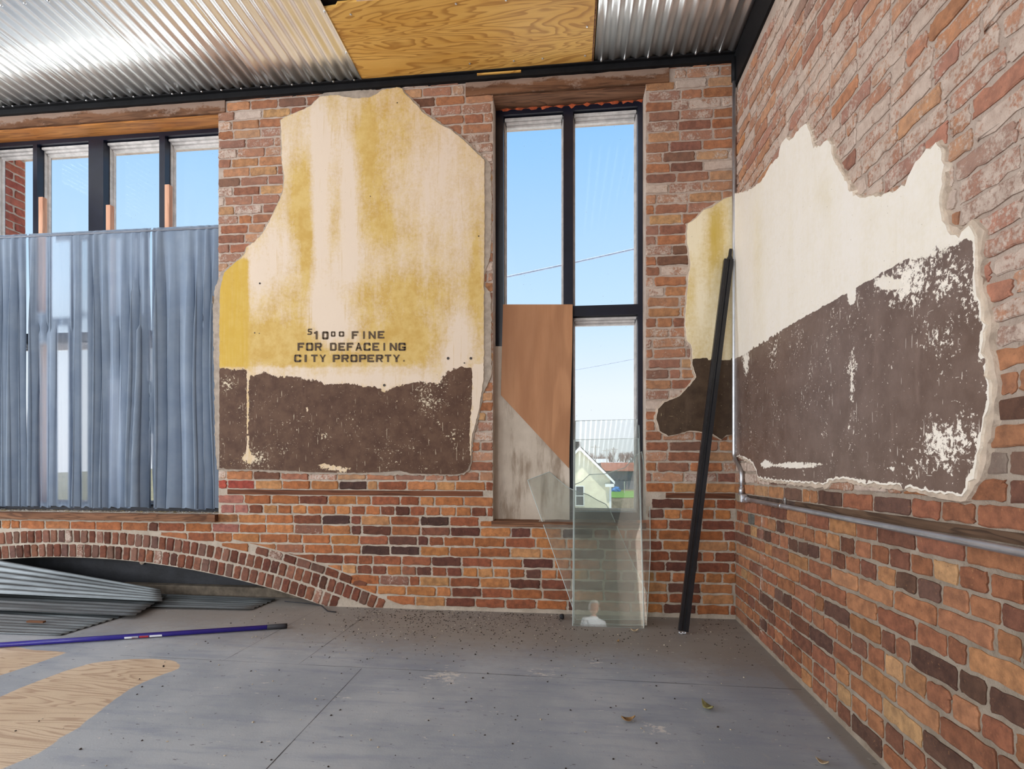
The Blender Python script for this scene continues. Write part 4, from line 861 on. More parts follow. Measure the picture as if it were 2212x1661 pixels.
def curtain(px0, px1, seed, label, slant=0):
    rg = random.Random(seed); x0, x1 = xw(px0), xw(px1); n = int((x1-x0)*260); m = 46; zt, zb = 2.853, .70; V = []
    ph = []; u = 0; fr = []
    for i in range(n+1):
        x = x0+(x1-x0)*i/n; f = max(22, 74+75*mnoise.noise(Vector((x*3.3, seed, 0)))+50*mnoise.noise(Vector((x*11, seed, 3)))); u += f*(x1-x0)/n; ph.append(u)
    for j in range(m+1):
        t = j/m; z = zt+(zb-zt)*t
        for i in range(n+1):
            x = x0+(x1-x0)*i/n; A = .010+.021*min(1, t*3)+.006*t
            A *= .25+1.9*abs(mnoise.noise(Vector((x*7.2, seed+7, t*.5))))+.5*max(0, mnoise.noise(Vector((x*2.2, seed, t))))
            qx, qy = proj((x, .035, z)); th_ = max([0.0]+[s_ for a_, b_, s_, y0_, y1_ in THIN if a_-3 < qx < b_+3 and y0_-25 < qy < y1_+25]); A *= 1-.85*th_
            w_ = ph[i]+2.2*mnoise.noise(Vector((x*2, t*1.7, seed+2)))
            s = math.sin(w_); s = math.copysign(abs(s)**.75, s)
            yy = .035+A*s+.012*mnoise.noise(Vector((x*1.6, t*1.3, seed+4))); xx = x+.55*A*math.sin(2*w_+.8)*min(1, t*4)+slant*t*(x1-x0)
            if t < .018: yy = .035+.012*math.cos(t/.018*PI/2)+.3*A*s
            if j == m: z = zb-.014*mnoise.noise(Vector((x*6, seed, 9)))-.008*s
            V.append((min(xx, W1[1]-.004), min(yy, .10), z))
    F_ = [(j*(n+1)+i, j*(n+1)+i+1, (j+1)*(n+1)+i+1, (j+1)*(n+1)+i) for j in range(m) for i in range(n)]
    o = mesh('curtain', V, F_, CLOTH, smooth=True); tag(o, label, 'curtain', 'blue-grey curtains of the left window')
    px, py = proj(np.array(V)); th = np.zeros(len(V))
    for a, b, s, y0, y1 in THIN: th = np.maximum(th, s*boxm(px, py, a, b, y0, y1, 4))
    th = np.where(py < 514, th*.1, th)
    attr_col(o, 'mask', np.c_[th, th, th, np.ones(len(th))]); return o
curtain(-62, 54, 3, 'blue-grey curtain panel at the left edge of the picture', .0)
curtain(57, 323, 5, 'blue-grey curtain panel with bright translucent stripes, in the middle of the left window')
curtain(327, 473, 9, 'blue-grey curtain panel next to the brick pier, right of the bright slit')
mb = MB(); mb.tube([(W1[0]+.004, .035, 2.828), (W1[1]-.004, .035, 2.826)], .007, 10); o = mb.build('curtain_rod', flat('dull_rod', srgb(120, 124, 134), .5)); tag(o, 'thin curtain rod inside the top hem of the blue-grey curtains', 'curtain rod')
for (xa, zt, lab) in ((-5.335, 3.168, 'wooden slat rising above the curtain beside the leftmost mullion'), (-4.745, 3.076, 'shortest wooden slat rising above the curtain beside the thick mullion'), (-4.245, 3.21, 'tallest wooden slat rising above the curtain beside the right-hand mullion')):
    mb = MB(); mb.box(xa-.0, xa+.038, .098, .136, .722, zt, bev=.002); o = mb.build('timber_prop', STICKW); tag(o, lab, 'wooden slat', 'wooden props behind the curtain')
# debris on the left sill
rg = random.Random(4); mb = MB()
CHIP = flat('pale_paint_chips', srgb(206, 202, 192), .9, 0, .3, 60); STRAW = flat('dry_straw', srgb(128, 110, 70), .95, 0, .3, 60)
for i in range(420):
    x = rg.uniform(W1[0]+.02, W1[1]-.03); y = rg.uniform(-.03, .09); s = rg.uniform(.002, .007); a = rg.uniform(0, PI); h = rg.uniform(.0006, .003)
    c, sn = math.cos(a)*s, math.sin(a)*s; z = .666+rg.uniform(0, .002); z += .004
    if rg.random() < .35: c *= 3; sn *= 3; P = [(x-c, y-sn, z), (x-c+.001, y-sn+.001, z+.002), (x+c, y+sn, z+.004), (x+c, y+sn+.001, z+.001)]; mb.add(P, [(0, 1, 2, 3)], 1); continue
    P = [(x-c, y-sn, z), (x+sn*.6, y-c*.6, z), (x+c, y+sn, z), (x-sn*.6, y+c*.6, z)]; mb.add(P+[(p[0], p[1], p[2]+h) for p in P], [(0, 1, 2, 3), (4, 5, 6, 7), (0, 1, 5, 4), (1, 2, 6, 5), (2, 3, 7, 6), (3, 0, 4, 7)], 0)
o = mb.build('sill_debris', [CHIP, STRAW], kind='stuff'); tag(o, 'paint chips and straw scattered on the sill under the curtains', 'debris')

# ------------------------------------------------------------------ corrugated sheets on the floor
def floor_sheet(c00, c10, c11, c01, name, label, pitch=.068, amp=.0045, zbias=.0, flop=None):
    """c00..c01: back-left, back-right, front-right, front-left corners; corrugations run left-right"""
    A, B, C_, D = [np.array(c, float) for c in (c00, c10, c11, c01)]; L = np.linalg.norm(D-A); L2 = np.linalg.norm(C_-B); n = int(max(L, L2)/pitch*10); m = 24; V = []
    for j in range(m+1):
        t = j/m
        for i in range(n+1):
            u = i/n; p = (A*(1-u)+D*u)*(1-t)+(B*(1-u)+C_*u)*t
            s = math.sin(2*PI*u*max(L, L2)/pitch); s = math.copysign(abs(s)**.8, s)
            zz = p[2]+amp*(1+s)+zbias
            if flop: zz += flop(u, t)
            V.append((p[0], p[1], max(zz, .002)))
    F_ = [(j*(n+1)+i, j*(n+1)+i+1, (j+1)*(n+1)+i+1, (j+1)*(n+1)+i) for j in range(m) for i in range(n)]
    o = mesh(name, V, F_, GALVOLD, smooth=True); sm = o.modifiers.new('thickness', 'SOLIDIFY'); sm.thickness = .001; sm.offset = 1; tag(o, label, 'metal sheet', 'corrugated sheets lying under the arch'); return o
g = lambda px, py, z=0.0: onZ(px, py, z)
q0, q1 = g(598, 1296), g(541, 1320)
floor_sheet((-6.4, .13, .03), (q0[0], min(q0[1], .12), .004), (q1[0], q1[1], .004), (-6.4, -.30, .03), 'corrugated_sheet', 'dusty corrugated sheet reaching furthest right along the foot of the arch', flop=lambda u, t: 0)
q0, q1 = g(348, 1296, .02), g(290, 1335, .012)
floor_sheet((-6.4, .10, .07), (q0[0], .03, .03), (q1[0], q1[1], .016), (-6.4, -.44, .035), 'corrugated_sheet', 'corrugated sheet in the middle of the pile under the arch', zbias=.006)
q0, q1 = g(255, 1335, .006), g(131, 1374)
floor_sheet((-6.4, -.22, .01), (q0[0], q0[1]+.03, .002), (q1[0], q1[1], .001), (-6.4, -.80, .001), 'corrugated_sheet', 'front corrugated sheet flat on the floor beside the blue pole')
q0, q1 = onY(346, 1284, -.02), g(350, 1308, .02)
floor_sheet((-6.4, -.03, .40), (q0[0], -.02, .085), (q1[0], -.17, .045), (-6.4, -.30, .12), 'corrugated_sheet', 'curled corrugated sheet on top of the pile, its back edge raised', zbias=.004, flop=lambda u, t: .0)
mb = MB(); p0, p1 = g(60, 1341, .03), g(94, 1343, .03); d = Vector(p1-p0); mb.box(p0[0], p1[0], p0[1]-.011, p0[1]+.011, .021, .033, bev=.002); o = mb.build('wood_splinter', OLDWOOD); tag(o, 'small brown wood splinter lying on the front corrugated sheet', 'wood scrap')
# blue pole
e0, e1 = g(620, 1352, .016), g(-40, 1396, .016); e0[2] = e1[2] = .0165
pr = empty('extension_pole', e0, 'blue extension pole with black grip lying on the floor', 'pole')
dirp = (e1-e0)/np.linalg.norm(e1-e0); L = np.linalg.norm(e1-e0)+1.0
mb = MB(); mb.tube([e0+dirp*.10, e0+dirp*L], .0145, 16); mb.build('shaft', BLUE, pr, smooth=True)
mb = MB(); mb.tube([e0, e0+dirp*.02, e0+dirp*.115], [.0155, .016, .016], 16); mb.build('grip', TIP, pr, smooth=True)
def on_pole(px): # distance along the pole of a pixel column
    best = min(np.linspace(0, 2.4, 2400), key=lambda t: abs(proj(e0+dirp*t)[0]-px)); return best
perp = np.cross(dirp, [0, 0, 1]);  perp = perp if perp[1] < 0 else -perp
def sticker(pa, pb, mats):
    a, b = sorted((on_pole(pa), on_pole(pb))); mb = MB(); n = 6
    for k_ in range(n):
        th0, th1 = -.75+.9*k_/n, -.75+.9*(k_+1)/n; R_ = .0149
        pt = lambda t, th: tuple(e0+dirp*t+perp*R_*math.cos(th)+np.array([0, 0, 1])*R_*math.sin(th))
        mb.add([pt(a, th0), pt(b, th0), pt(b, th1), pt(a, th1)], [(0, 1, 2, 3)], mats(k_))
    mb.build('sticker', [WHITEL, REDL], pr)
sticker(271, 301, lambda k_: 0 if k_ > 1 else 0); sticker(287, 301, lambda k_: 1 if k_ < 3 else 0); sticker(303, 323, lambda k_: 1 if k_ in (2, 3) else 1); sticker(325, 352, lambda k_: 0)

# ------------------------------------------------------------------ little things on the floor
rg = random.Random(77); mb = MB()
DIRT = flat('dark_crumbs', srgb(54, 44, 38), .95, 0, .4, 60); GRIT = flat('pale_grit', srgb(178, 166, 148), .95, 0, .3, 60)
def crumb(x, y, s, m):
    n = 5; P = []; h = s*rg.uniform(.4, 1.0)
    for ring_, zz in ((1, 0.0), (.75, h*.7)):
        P += [(x+s*ring_*rg.uniform(.6, 1.2)*math.cos(2*PI*i/n), y+s*ring_*rg.uniform(.6, 1.2)*math.sin(2*PI*i/n), .0008+zz) for i in range(n)]
    mb.add(P+[(x, y, .0008+h)], [(i, (i+1) % n, n+(i+1) % n, n+i) for i in range(n)]+[(n+i, n+(i+1) % n, 2*n) for i in range(n)], m)
for i in range(1500):
    x = rg.uniform(-2.6, -.05); y = -abs(rg.gauss(0, .33))-.01
    if rg.random() < .5: x = rg.gauss(-1.9, .5)
    if -1.15 < x < -.3 and y > -.3 and rg.random() < .8: continue
    if x > -.03 or y < -1.2: continue
    crumb(x, y, rg.uniform(.0015, .0055), 0 if rg.random() < .78 else 1)
for i in range(420): crumb(rg.uniform(-3.4, -.06), rg.uniform(-3.2, -.2), rg.uniform(.002, .006), 0 if rg.random() < .6 else 1)
o = mb.build('floor_debris', [DIRT, GRIT], kind='stuff'); tag(o, 'crumbs of dirt and mortar grit scattered over the grey floor', 'debris')
LEAFM = flat('dry_leaf', srgb(150, 118, 78), .8, 0, .3, 40); LEAFP = flat('pale_leaf', srgb(190, 170, 140), .8, 0, .2, 40); LEAFG = flat('olive_leaf', srgb(134, 128, 84), .8, 0, .3, 40)
def leaf(px, py, L, ang, mat, label):
    c = g(px, py); V = []; n = 10
    for i in range(n+1):
        t = i/n; wd = L*.28*math.sin(PI*t**.8); z = .003+L*.28*(2*t-1)**2
        for s in (-1, 0, 1):
            a = (t-.5)*L; b = s*wd; V.append((c[0]+a*math.cos(ang)-b*math.sin(ang), c[1]+a*math.sin(ang)+b*math.cos(ang), z+abs(s)*L*.12))
    F_ = [(i*3+k_, i*3+k_+1, (i+1)*3+k_+1, (i+1)*3+k_) for i in range(n) for k_ in range(2)]
    o = mesh('dry_leaf', V, F_, mat, smooth=True); sm = o.modifiers.new('thickness', 'SOLIDIFY'); sm.thickness = .0012; tag(o, label, 'leaf')
leaf(1528, 1532, .075, 2.0, LEAFG, 'curled olive leaf lying alone on the grey floor right of centre')
leaf(1357, 1559, .06, .2, LEAFM, 'flat rusty brown leaf on the floor left of the olive leaf')
leaf(1776, 1651, .045, 2.4, LEAFP, 'pale leaf on the floor near the foot of the right wall')
leaf(1371, 1365, .05, .1, LEAFP, 'pale scrap of leaf on the floor just in front of the glass panes')
leaf(1335, 1387, .03, 1.2, LEAFM, 'small brown leaf on the floor below the glass panes')
mb = MB(); c = g(1214, 1331, .02); c[1] = min(c[1], -.035)
bm = bmesh.new(); bmesh.ops.create_icosphere(bm, subdivisions=2, radius=.018)
for v in bm.verts: v.co = v.co*(1+.3*mnoise.noise(v.co*80))+Vector((c[0], c[1], .019))
bm.verts.index_update(); mb.add([v.co[:] for v in bm.verts], [[v.index for v in f.verts] for f in bm.faces]); bm.free()
o = mb.build('dark_lump', TIP, smooth=True); tag(o, 'small dark lump on the floor against the wall left of the glass', 'lump')
mb = MB(); wp = [g(628, 1292, .03), g(668, 1302, .02), g(694, 1308, .012), g(708, 1320, .006), g(726, 1322, .006)]; wp = [(p[0], min(p[1], -.012), max(p[2], .005)) for p in wp]
mb.tube(wp, .004, 8); o = mb.build('black_wire', TIP, smooth=True); tag(o, 'short black wire curling out from the right foot of the arch', 'wire')

# ------------------------------------------------------------------ the room behind the camera
PLAINW = flat('old_rear_wall', srgb(150, 148, 136), .9, 0, .2, 8, .3)
V, F_ = wall_shell([(-8.6, -.05), (0.0, -.05), (0.0, 4.3), (-8.6, 4.3)], [[(a, .6), (b, .6), (b, 3.5), (a, 3.5)] for a, b in REARWIN], .3, lambda s, z, o: (s, REARY+.0+o, z)); struct('wall_front', V, F_, PLAINW)
V, F_ = wall_shell([(-8.6, -.05), (0.45, -.05), (0.45, 4.3), (-8.6, 4.3)], [[(a, .65), (b, .65), (b, 3.55), (a, 3.55)] for a, b in LEFTWIN], .3, lambda s, z, o: (LEFTX+o, s, z)); struct('wall_left', V, F_, PLAINW)

# ------------------------------------------------------------------ outside
GZ = -5.5
BOUNCELOT = flat('pale_bounce_lot', srgb(226, 225, 220), .9, 0, .12, .4, .1); LAWN = flat('bright_lawn', srgb(84, 124, 46), .95, 0, .2, 1.2, .1)
mb = MB(); mb.add([(-60, .46, GZ), (60, .46, GZ), (60, 38, GZ), (-60, 38, GZ)], [(0, 1, 2, 3)]); gr = mb.build('ground', BOUNCELOT, kind='structure')  # unseen near lot, made this pale to bounce sunlight onto the ceiling
mb = MB(); mb.add([(-160, 38, GZ-.01), (160, 38, GZ-.01), (160, 260, GZ-.01), (-160, 260, GZ-.01)], [(0, 1, 2, 3)]); gr = mb.build('ground', flat('dull_winter_grass', srgb(96, 92, 70), .95, 0, .3, .4, .1), kind='structure')
def gp(px, py): return onZ(px, py, GZ)
a, b, c, d = gp(1000, 1076), gp(1500, 1076), gp(1500, 1061.5), gp(1000, 1061.5)
mb = MB(); mb.prism([(p[0], p[1]) for p in (a, b, c, d)], lambda p: (p[0], p[1], GZ+.02), lambda p: (p[0], p[1], GZ+.10)); o = mb.build('lawn', LAWN, kind='stuff'); tag(o, 'strip of bright green lawn behind the wooden fence outside', 'lawn')
# fence
mb = MB(); T_ = 55; rg = random.Random(3); fa, fb = far(1000, 1100, T_), far(1500, 1100, T_-3); FENCE = flat('weathered_fence_boards', srgb(150, 138, 120), .9, 0, .3, 3, .2)
nbd = 146; dv = Vector(fb-fa)/nbd
for i in range(nbd):
    p = Vector(fa)+dv*i; mb.box(p.x, p.x+dv.x*.93, p.y, p.y+.03, GZ+.02, GZ+1.93+rg.uniform(-.02, .02))
fen = empty('wooden_fence', ((fa+fb)/2)*np.array([1, 1, 0])+np.array([0, 0, GZ]), 'weathered board fence in front of the lawn outside', 'fence'); mb.build('board_panel', FENCE, fen)
mb = MB(); mb.box(fa[0], fb[0], fb[1]+.04+2.2, fb[1]+.1+2.6, GZ+.3, GZ+.4); mb.box(fa[0], fb[0], fb[1]+2.24, fb[1]+2.7, GZ+1.5, GZ+1.6); mb.build('rail', FENCE, fen)
# yellow house
def house():
    T0 = 45.0; pk = far(1252, 966, T0); yv = pk[1]; hw = 2.93; sl = 1.0; ze = pk[2]-hw*sl
    h = empty('house', (pk[0], yv+3, GZ), 'pale yellow gabled house seen through the glass', 'house')
    CREAM = flat('pale_yellow_siding', srgb(236, 228, 204), .7, 0, .06, 2, .05); WT = flat('white_trim_paint', srgb(240, 240, 238), .6, 0, .04); RF = flat('dark_shingles', srgb(70, 66, 66), .9, 0, .2, 6); DK = flat('dark_window', srgb(70, 74, 82), .2, 0, .2, 2)
    # clapboards: each board a sloped strip, all the wall's one mesh
    mb = MB(); z = GZ+.02; xw_ = hw-.35
    while z < pk[2]-.1:
        z2 = min(z+.115, pk[2]-.06); half = lambda q: min(xw_, pk[2]-q-.05); a0, a1 = max(half(z), .02), max(half(z2), .02)
        mb.add([(pk[0]-a0, yv-.022, z), (pk[0]+a0, yv-.022, z), (pk[0]+a1, yv, z2), (pk[0]-a1, yv, z2), (pk[0]-a0, yv, z), (pk[0]+a0, yv, z)], [(0, 1, 2, 3), (0, 4, 5, 1)]); z += .115
    mb.box(pk[0]-xw_, pk[0]+xw_, yv+.02, yv+8, GZ+.02, ze+.2); mb.build('wall', CREAM, h)
    mb = MB()
    for sg in (-1, 1):
        V = [(pk[0], yv-.35, pk[2]+.02), (pk[0]+sg*hw, yv-.35, ze), (pk[0]+sg*hw, yv+8.3, ze), (pk[0], yv+8.3, pk[2]+.02)]
        mb.add(V+[(x, y, z+.14) for x, y, z in V], [(0, 1, 2, 3), (4, 5, 6, 7), (0, 1, 5, 4), (1, 2, 6, 5), (2, 3, 7, 6)])
    mb.build('roof', RF, h)
    mb = MB()
    for sg in (-1, 1):
        V = [(pk[0], yv-.36, pk[2]+.05), (pk[0]+sg*hw, yv-.36, ze+.05), (pk[0]+sg*hw, yv-.36, ze-.19), (pk[0], yv-.36, pk[2]-.22)]
        mb.add(V+[(x, y+.05, z) for x, y, z in V], [(0, 1, 2, 3), (4, 5, 6, 7), (0, 1, 5, 4), (1, 2, 6, 5), (2, 3, 7, 6), (3, 0, 4, 7)])
        mb.box(pk[0]+sg*(hw-.45)-.45*(sg < 0)*0-.35, pk[0]+sg*(hw-.45)+.40, yv-.33, yv+.0, ze-.42, ze-.16)
        mb.box(pk[0]+sg*xw_-.09, pk[0]+sg*xw_+.09, yv-.05, yv+.05, GZ+.02, ze-.2)
    mb.build('rake_trim', WT, h)
    wa, wb = far(1244.5, 1051, T0), far(1260, 1091, T0); mb = MB(); rects_frame(mb, wa[0]-.09, wb[0]+.09, wb[2]-.09, wa[2]+.09, .09, yv-.07, yv-.01); mb.box(wa[0]-.02, wb[0]+.02, yv-.06, yv-.01, (wa[2]+wb[2])/2-.04, (wa[2]+wb[2])/2+.04); f = mb.build('window', WT, h)
    mb = MB(); mb.box(wa[0], wb[0], yv-.045, yv-.03, wb[2], wa[2]); mb.build('window_pane', DK, f)
    mb = MB(); mb.box(pk[0]-.35, pk[0]+.2, yv+3, yv+3.5, pk[2]-.5, pk[2]+.55); mb.build('chimney', RF, h)
house()
# garage and far buildings
def block(name, label, px0, px1, pyt, t, depth, wallm, roofm, roof_h, pyb=None):
    a, b = far(px0, pyt, t), far(px1, pyt, t); o = empty(name, ((a[0]+b[0])/2, a[1]+depth/2, GZ), label, 'building')
    mb = MB(); mb.box(a[0], b[0], a[1], a[1]+depth, GZ+.02, a[2]); mb.build('wall', wallm, o)
    mb = MB(); V = [(a[0]-.4, a[1]-.4, a[2]), (b[0]+.4, a[1]-.4, a[2]), (b[0]+.4, a[1]+depth/2, a[2]+roof_h), (a[0]-.4, a[1]+depth/2, a[2]+roof_h), (a[0]-.4, a[1]+depth+.4, a[2]), (b[0]+.4, a[1]+depth+.4, a[2])]
    mb.add(V, [(0, 1, 2, 3), (3, 2, 5, 4), (0, 3, 4), (1, 5, 2), (0, 4, 5, 1)]); mb.build('roof', roofm, o)
block('garage', 'slate blue garage with a rusty red roof beyond the lawn', 1306, 1420, 1017, 92, 9, flat('slate_blue_siding', srgb(104, 112, 124), .8, 0, .2, 1), flat('rusty_red_roof', srgb(128, 82, 66), .9, 0, .2, 1), 1.35)
block('shed', 'white roofed shed between the yellow house and the bare trees', 1287, 1312, 1000, 118, 6, flat('pale_grey_siding', srgb(176, 178, 186), .8), flat('white_metal_roof', srgb(170, 170, 174), .6), .9)
block('warehouse', 'low grey warehouse in front of the distant trees', 1316, 1345, 1003, 128, 6, flat('dark_warehouse', srgb(120, 118, 124), .8), flat('pale_warehouse_roof', srgb(160, 160, 164), .6), .5)
BARK = flat('pale_bare_bark', srgb(150, 128, 120), .95, 0, .2, 1); rgt = random.Random(9)
def bare_tree(px, py_top, t, label, width=1.0):
    top = far(px, py_top, t); H_ = top[2]-GZ; mb = MB(); base = Vector((top[0], top[1], GZ))
    def grow_(p, d, L, r, lv):
        q = p+d*L; mid = p+d*L*.5+Vector((rgt.uniform(-1, 1), rgt.uniform(-1, 1), 0))*L*.05; mb.tube([p, mid, q], [r, r*.85, r*.6], 5 if lv < 2 else 3, caps=False)
        if lv >= 4: return
        for _ in range(4 if lv < 3 else 3):
            a = rgt.uniform(0, 2*PI); tl = rgt.uniform(.25, .75)*width; nd = (d+Vector((math.cos(a)*tl, math.sin(a)*tl, rgt.uniform(0, .4)))).normalized()
            grow_(p+d*L*rgt.uniform(.55, 1), nd, L*rgt.uniform(.58, .78), r*.55, lv+1)
    grow_(base, Vector((0, 0, 1)), H_*.36, .16, 0); o = mb.build('bare_tree', BARK); tag(o, label, 'tree', 'bare trees on the skyline')
for i, (px, py, t) in enumerate(((1256, 968, 140), (1268, 966, 132), (1276, 970, 150), (1284, 968, 138), (1293, 972, 150), (1302, 970, 140), (1311, 970, 152), (1320, 967, 138), (1329, 965, 146), (1338, 966, 136), (1347, 964, 148), (1356, 962, 138), (1366, 962, 150), (1376, 960, 142), (1246, 970, 150), (1236, 972, 140), (1222, 968, 146), (1206, 966, 138), (1190, 970, 150), (1172, 965, 142), (1150, 969, 148), (1126, 966, 140), (1100, 968, 150), (1392, 964, 144), (1410, 966, 138), (1432, 962, 148), (1456, 966, 142), (1484, 963, 150), (1060, 967, 146), (1015, 966, 140))):
    bare_tree(px, py, t, 'leafless brown tree in the thicket along the distant skyline')
POLE = flat('pale_utility_pole', srgb(206, 198, 192), .8)
for px, py, t, lab in ((1286, 961, 104, 'pale utility pole just right of the house gable'), (1311, 969, 112, 'middle utility pole against the bare trees'), (1325, 966, 108, 'utility pole furthest right, above the garage roof')):
    p = far(px, py, t); r = empty('utility_pole', (p[0], p[1], GZ), lab, 'utility pole'); mb = MB(); mb.tube([(p[0], p[1], GZ), (p[0], p[1], p[2])], [.14, .10], 8); mb.build('post', POLE, r)
    mb = MB(); mb.box(p[0]-.9, p[0]+.9, p[1]-.06, p[1]+.06, p[2]-.5, p[2]-.38); mb.build('crossarm', POLE, r)
p = gp(1349, 1066); mb = MB(); mb.tube([(p[0], p[1], GZ+.102), (p[0], p[1], GZ+1.9)], .07, 8); o = mb.build('white_post', POLE); tag(o, 'short white post standing on the lawn outside', 'post')
p = gp(1331, 1063); bm = bmesh.new(); bmesh.ops.create_icosphere(bm, subdivisions=3, radius=1)
for v in bm.verts:
    v.co = Vector((v.co.x*.75, v.co.y*.5, max(v.co.z, -.05)*.75))*(1+.25*mnoise.noise(v.co*2)); v.co += Vector((p[0], p[1], GZ+.145))
bm.verts.index_update(); mb = MB(); mb.add([v.co[:] for v in bm.verts], [[v.index for v in f.verts] for f in bm.faces]); bm.free(); o = mb.build('tarp_heap', flat('blue_tarp', srgb(60, 110, 170), .6, 0, .3, 3)); tag(o, 'blue covered heap on the lawn outside', 'heap')
# overhead cables
def cable(pa, pb, t, r, mat, lab):
    A, B = far(*pa, t), far(*pb, t); d = B-A; A2, B2 = A-d*1.2, B+d*1.2; pts = []
    for u in np.linspace(0, 1, 30): q = A2*(1-u)+B2*u; pts.append((q[0], q[1], q[2]-.12*(1-(2*u-1)**2)+.115))
    mb = MB(); mb.tube(pts, r, 6); o = mb.build('overhead_cable', mat); tag(o, lab, 'cable')
CAB = flat('grey_cable', srgb(150, 158, 176), .7); cable((1097, 598), (1362, 540), 14, .026, CAB, 'thick overhead cable crossing the upper panes of the right window')
cable((1238, 800), (1362, 777), 22, .014, CAB, 'thin overhead cable crossing the lower right pane')

# ------------------------------------------------------------------ the photographer, seen only as a reflection in the leaning glass
def person(base, turn):
    bx, by = base; r = empty('person', (bx, by, 0), 'grey haired person in a white shirt standing beside the camera, reflected in the leaning glass', 'person')
    SKIN = flat('skin', srgb(206, 158, 134), .55, 0, .06, 20, .05); SHIRT = flat('white_shirt', srgb(240, 240, 244), .8, 0, .04, 8, .2); TROUS = flat('dark_trousers', srgb(48, 50, 60), .9); HAIR = flat('grey_hair', srgb(196, 190, 184), .7, 0, .15, 60, .5); SHOE = flat('dark_shoe', srgb(40, 34, 30), .5); EYE = flat('dark_eye', srgb(40, 34, 32), .3)
    Vx = [((0, 0, .93), .135), ((0, .005, 1.08), .125), ((0, .01, 1.25), .15), ((0, .0, 1.39), .13), ((0, -.005, 1.455), .062), ((0, .012, 1.53), .056)]
    E_ = [(0, 1), (1, 2), (2, 3), (3, 4), (4, 5)]
    def chain(start, pts):
        a = start
        for p in pts: Vx.append(p); E_.append((a, len(Vx)-1)); a = len(Vx)-1
    for sg in (-1, 1):
        chain(0, [((sg*.095, 0, .86), .095), ((sg*.10, .015, .49), .064), ((sg*.105, -.01, .10), .042), ((sg*.11, .12, .045), .036)])
        chain(3, [((sg*.17, 0, 1.395), .062), ((sg*.235, -.01, 1.14), .047), ((sg*.235, .10, .92), .034), ((sg*.232, .135, .85), .030)])
    me = bpy.data.meshes.new('body'); me.from_pydata([v[0] for v in Vx], E_, []); ob = bpy.data.objects.new('body', me); COL.objects.link(ob)
    sk = ob.modifiers.new('skin', 'SKIN'); sk.use_smooth_shade = True
    for v, (_, rad) in zip(me.skin_vertices[0].data, Vx): v.radius = (rad, rad*.78 if rad > .11 else rad)
    me.skin_vertices[0].data[0].use_root = True; ob.modifiers.new('sub', 'SUBSURF').levels = 2
    dg = bpy.context.evaluated_depsgraph_get(); m2 = bpy.data.meshes.new_from_object(ob.evaluated_get(dg)); bpy.data.objects.remove(ob)
    bm = bmesh.new(); bm.from_mesh(m2)
    # head grown from an ellipsoid, joined to the neck in the same surface
    hd = bmesh.ops.create_uvsphere(bm, u_segments=32, v_segments=24, radius=1)['verts']
    for v in hd:
        c = v.co.copy(); x, y, z = c
        w_ = .076*(1-.18*max(0, -z)); dpt = .098; hgt = .118
        q = Vector((x*w_, y*dpt+.02, z*hgt+1.64))
        if y > 0:
            q.y -= .012*max(0, -z)*y
            q.y += .026*math.exp(-((x/.16)**2)-(((z+.10)/.16)**2))+.008*math.exp(-((x/.3)**2)-((z+.5)/.08)**2)-.010*(math.exp(-(((abs(x)-.38)/.15)**2)-((z-.06)/.1)**2))+.010*math.exp(-((x/.3)**2)-((z+.88)/.15)**2)+.006*math.exp(-((z-.24)/.08)**2)
        v.co = q
    for sg in (-1, 1):
        ear = bmesh.ops.create_uvsphere(bm, u_segments=10, v_segments=8, radius=1)['verts']
        for v in ear: v.co = Vector((sg*.079+v.co.x*.010, v.co.y*.020+.008, v.co.z*.032+1.635))
        # hands: a palm and five fingers
        palm = bmesh.ops.create_uvsphere(bm, u_segments=12, v_segments=10, radius=1)['verts']
        for v in palm: v.co = Vector((sg*.232+v.co.x*.018, .165+v.co.y*.034-v.co.z*.02, .795+v.co.z*.055))
        for i, (dy, L) in enumerate(((.028, .070), (.010, .080), (-.008, .076), (-.024, .060))):
            p = Vector((sg*.232, .182+dy*.8, .765)); mb_ = MB(); mb_.tube([p, p+Vector((-sg*.004, .010, -L*.5)), p+Vector((-sg*.014, .012, -L*.85)), p+Vector((-sg*.026, .006, -L*1.1))], [.0098, .0092, .0085, .0075], 8)
            vs_ = [bm.verts.new(v) for v in mb_.V]; [bm.faces.new([vs_[i_] for i_ in f]) for f in mb_.F]
        p = Vector((sg*.222, .185, .820)); mb_ = MB(); mb_.tube([p, p+Vector((-sg*.006, .030, -.022)), p+Vector((-sg*.012, .046, -.050))], [.012, .0105, .009], 8)
        vs_ = [bm.verts.new(v) for v in mb_.V]; [bm.faces.new([vs_[i_] for i_ in f]) for f in mb_.F]
    bmesh.ops.recalc_face_normals(bm, faces=bm.faces[:]); bm.to_mesh(m2); bm.free(); tmp = bpy.data.objects.new('tmp', m2); COL.objects.link(tmp)
    rm = tmp.modifiers.new('one_surface', 'REMESH'); rm.mode = 'VOXEL'; rm.voxel_size = .0055
    dg = bpy.context.evaluated_depsgraph_get(); m2 = bpy.data.meshes.new_from_object(tmp.evaluated_get(dg)); bpy.data.objects.remove(tmp)
    o = bpy.data.objects.new('body', m2); COL.objects.link(o); m2.materials.clear(); m2.materials.append(SKIN)
    m2.polygons.foreach_set('material_index', [0]*len(m2.polygons)); m2.polygons.foreach_set('use_smooth', [True]*len(m2.polygons)); o.parent = r
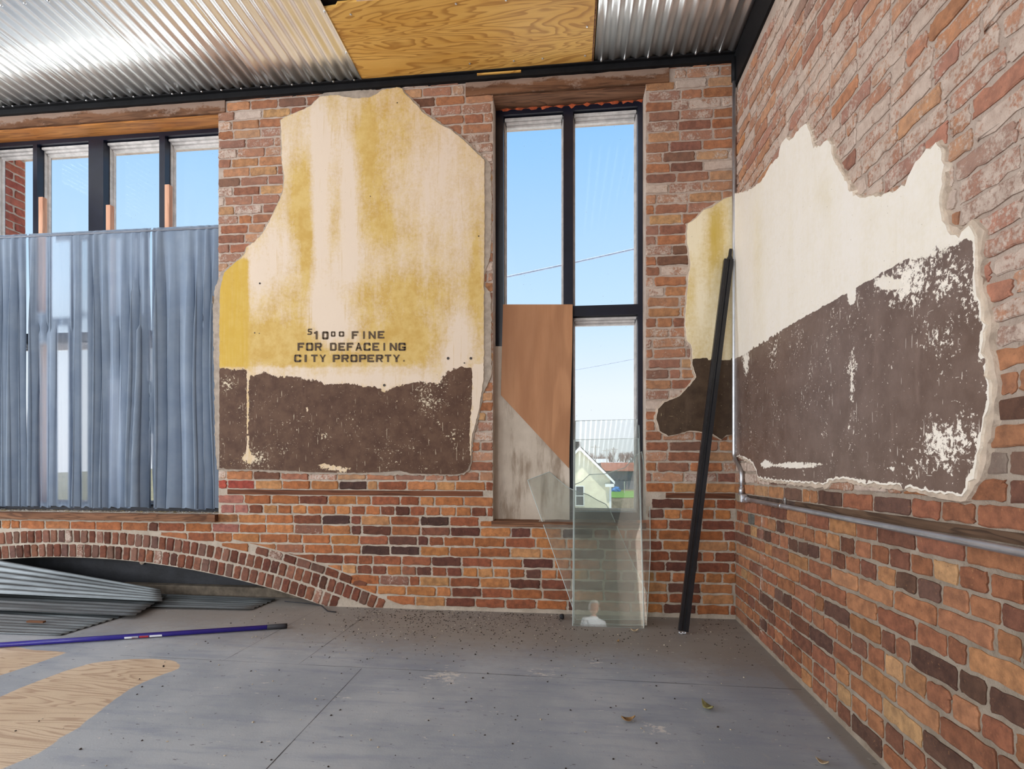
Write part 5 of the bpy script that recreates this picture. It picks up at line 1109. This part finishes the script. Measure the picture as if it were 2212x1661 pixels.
    def shell(name, zlo, zhi, off, mat, cond):
        bm = bmesh.new(); bm.from_mesh(m2); bm.verts.ensure_lookup_table(); bm.normal_update()
        dead = [fc for fc in bm.faces if not cond(fc.calc_center_median())]
        bmesh.ops.delete(bm, geom=dead, context='FACES')
        bm.verts.ensure_lookup_table(); seen = set(); best = []
        for v in bm.verts:
            if v in seen: continue
            st_ = [v]; seen.add(v); comp = []
            while st_:
                u = st_.pop(); comp.append(u)
                for e_ in u.link_edges:
                    w2 = e_.other_vert(u)
                    if w2 not in seen: seen.add(w2); st_.append(w2)
            if len(comp) > len(best): best = comp
        keep = set(best); bmesh.ops.delete(bm, geom=[v for v in bm.verts if v not in keep], context='VERTS')
        for v in bm.verts: v.co += v.normal*off
        me_ = bpy.data.meshes.new(name); bm.to_mesh(me_); bm.free(); me_.materials.clear(); me_.materials.append(mat); me_.polygons.foreach_set('material_index', [0]*len(me_.polygons))
        ob_ = bpy.data.objects.new(name, me_); COL.objects.link(ob_); ob_.parent = r; s_ = ob_.modifiers.new('t', 'SOLIDIFY'); s_.thickness = .004; return ob_
    shell('shirt', 0, 0, .012, SHIRT, lambda c: (.90 < c.z < 1.475 and (abs(c.x) < .2 or c.z > .95)) and not (c.z < .93 and abs(c.x) > .19))
    shell('trousers', 0, 0, .010, TROUS, lambda c: .08 < c.z < .95 and abs(c.x) < .19)
    shell('hair', 0, 0, .012, HAIR, lambda c: c.z > 1.60 and ((c.y < .035 and c.z > 1.57) or c.z > 1.685))
    for sg in (-1, 1): shell('shoe', 0, 0, .008, SHOE, lambda c: c.z < .1 and c.x*sg > 0)
    for sg in (-1, 1):
        mb = MB(); bm = bmesh.new(); bmesh.ops.create_uvsphere(bm, u_segments=10, v_segments=8, radius=.011)
        for v in bm.verts: v.co += Vector((sg*.030, .100, 1.647))
        bm.verts.index_update(); mb.add([v.co[:] for v in bm.verts], [[v.index for v in fc.verts] for fc in bm.faces]); bm.free()
        e = mb.build('eye', EYE, None, smooth=True); e.parent = r
    r.rotation_euler = (0, 0, turn); r.scale = (.97, .97, .97)
person((-.70, -5.62), -.55)
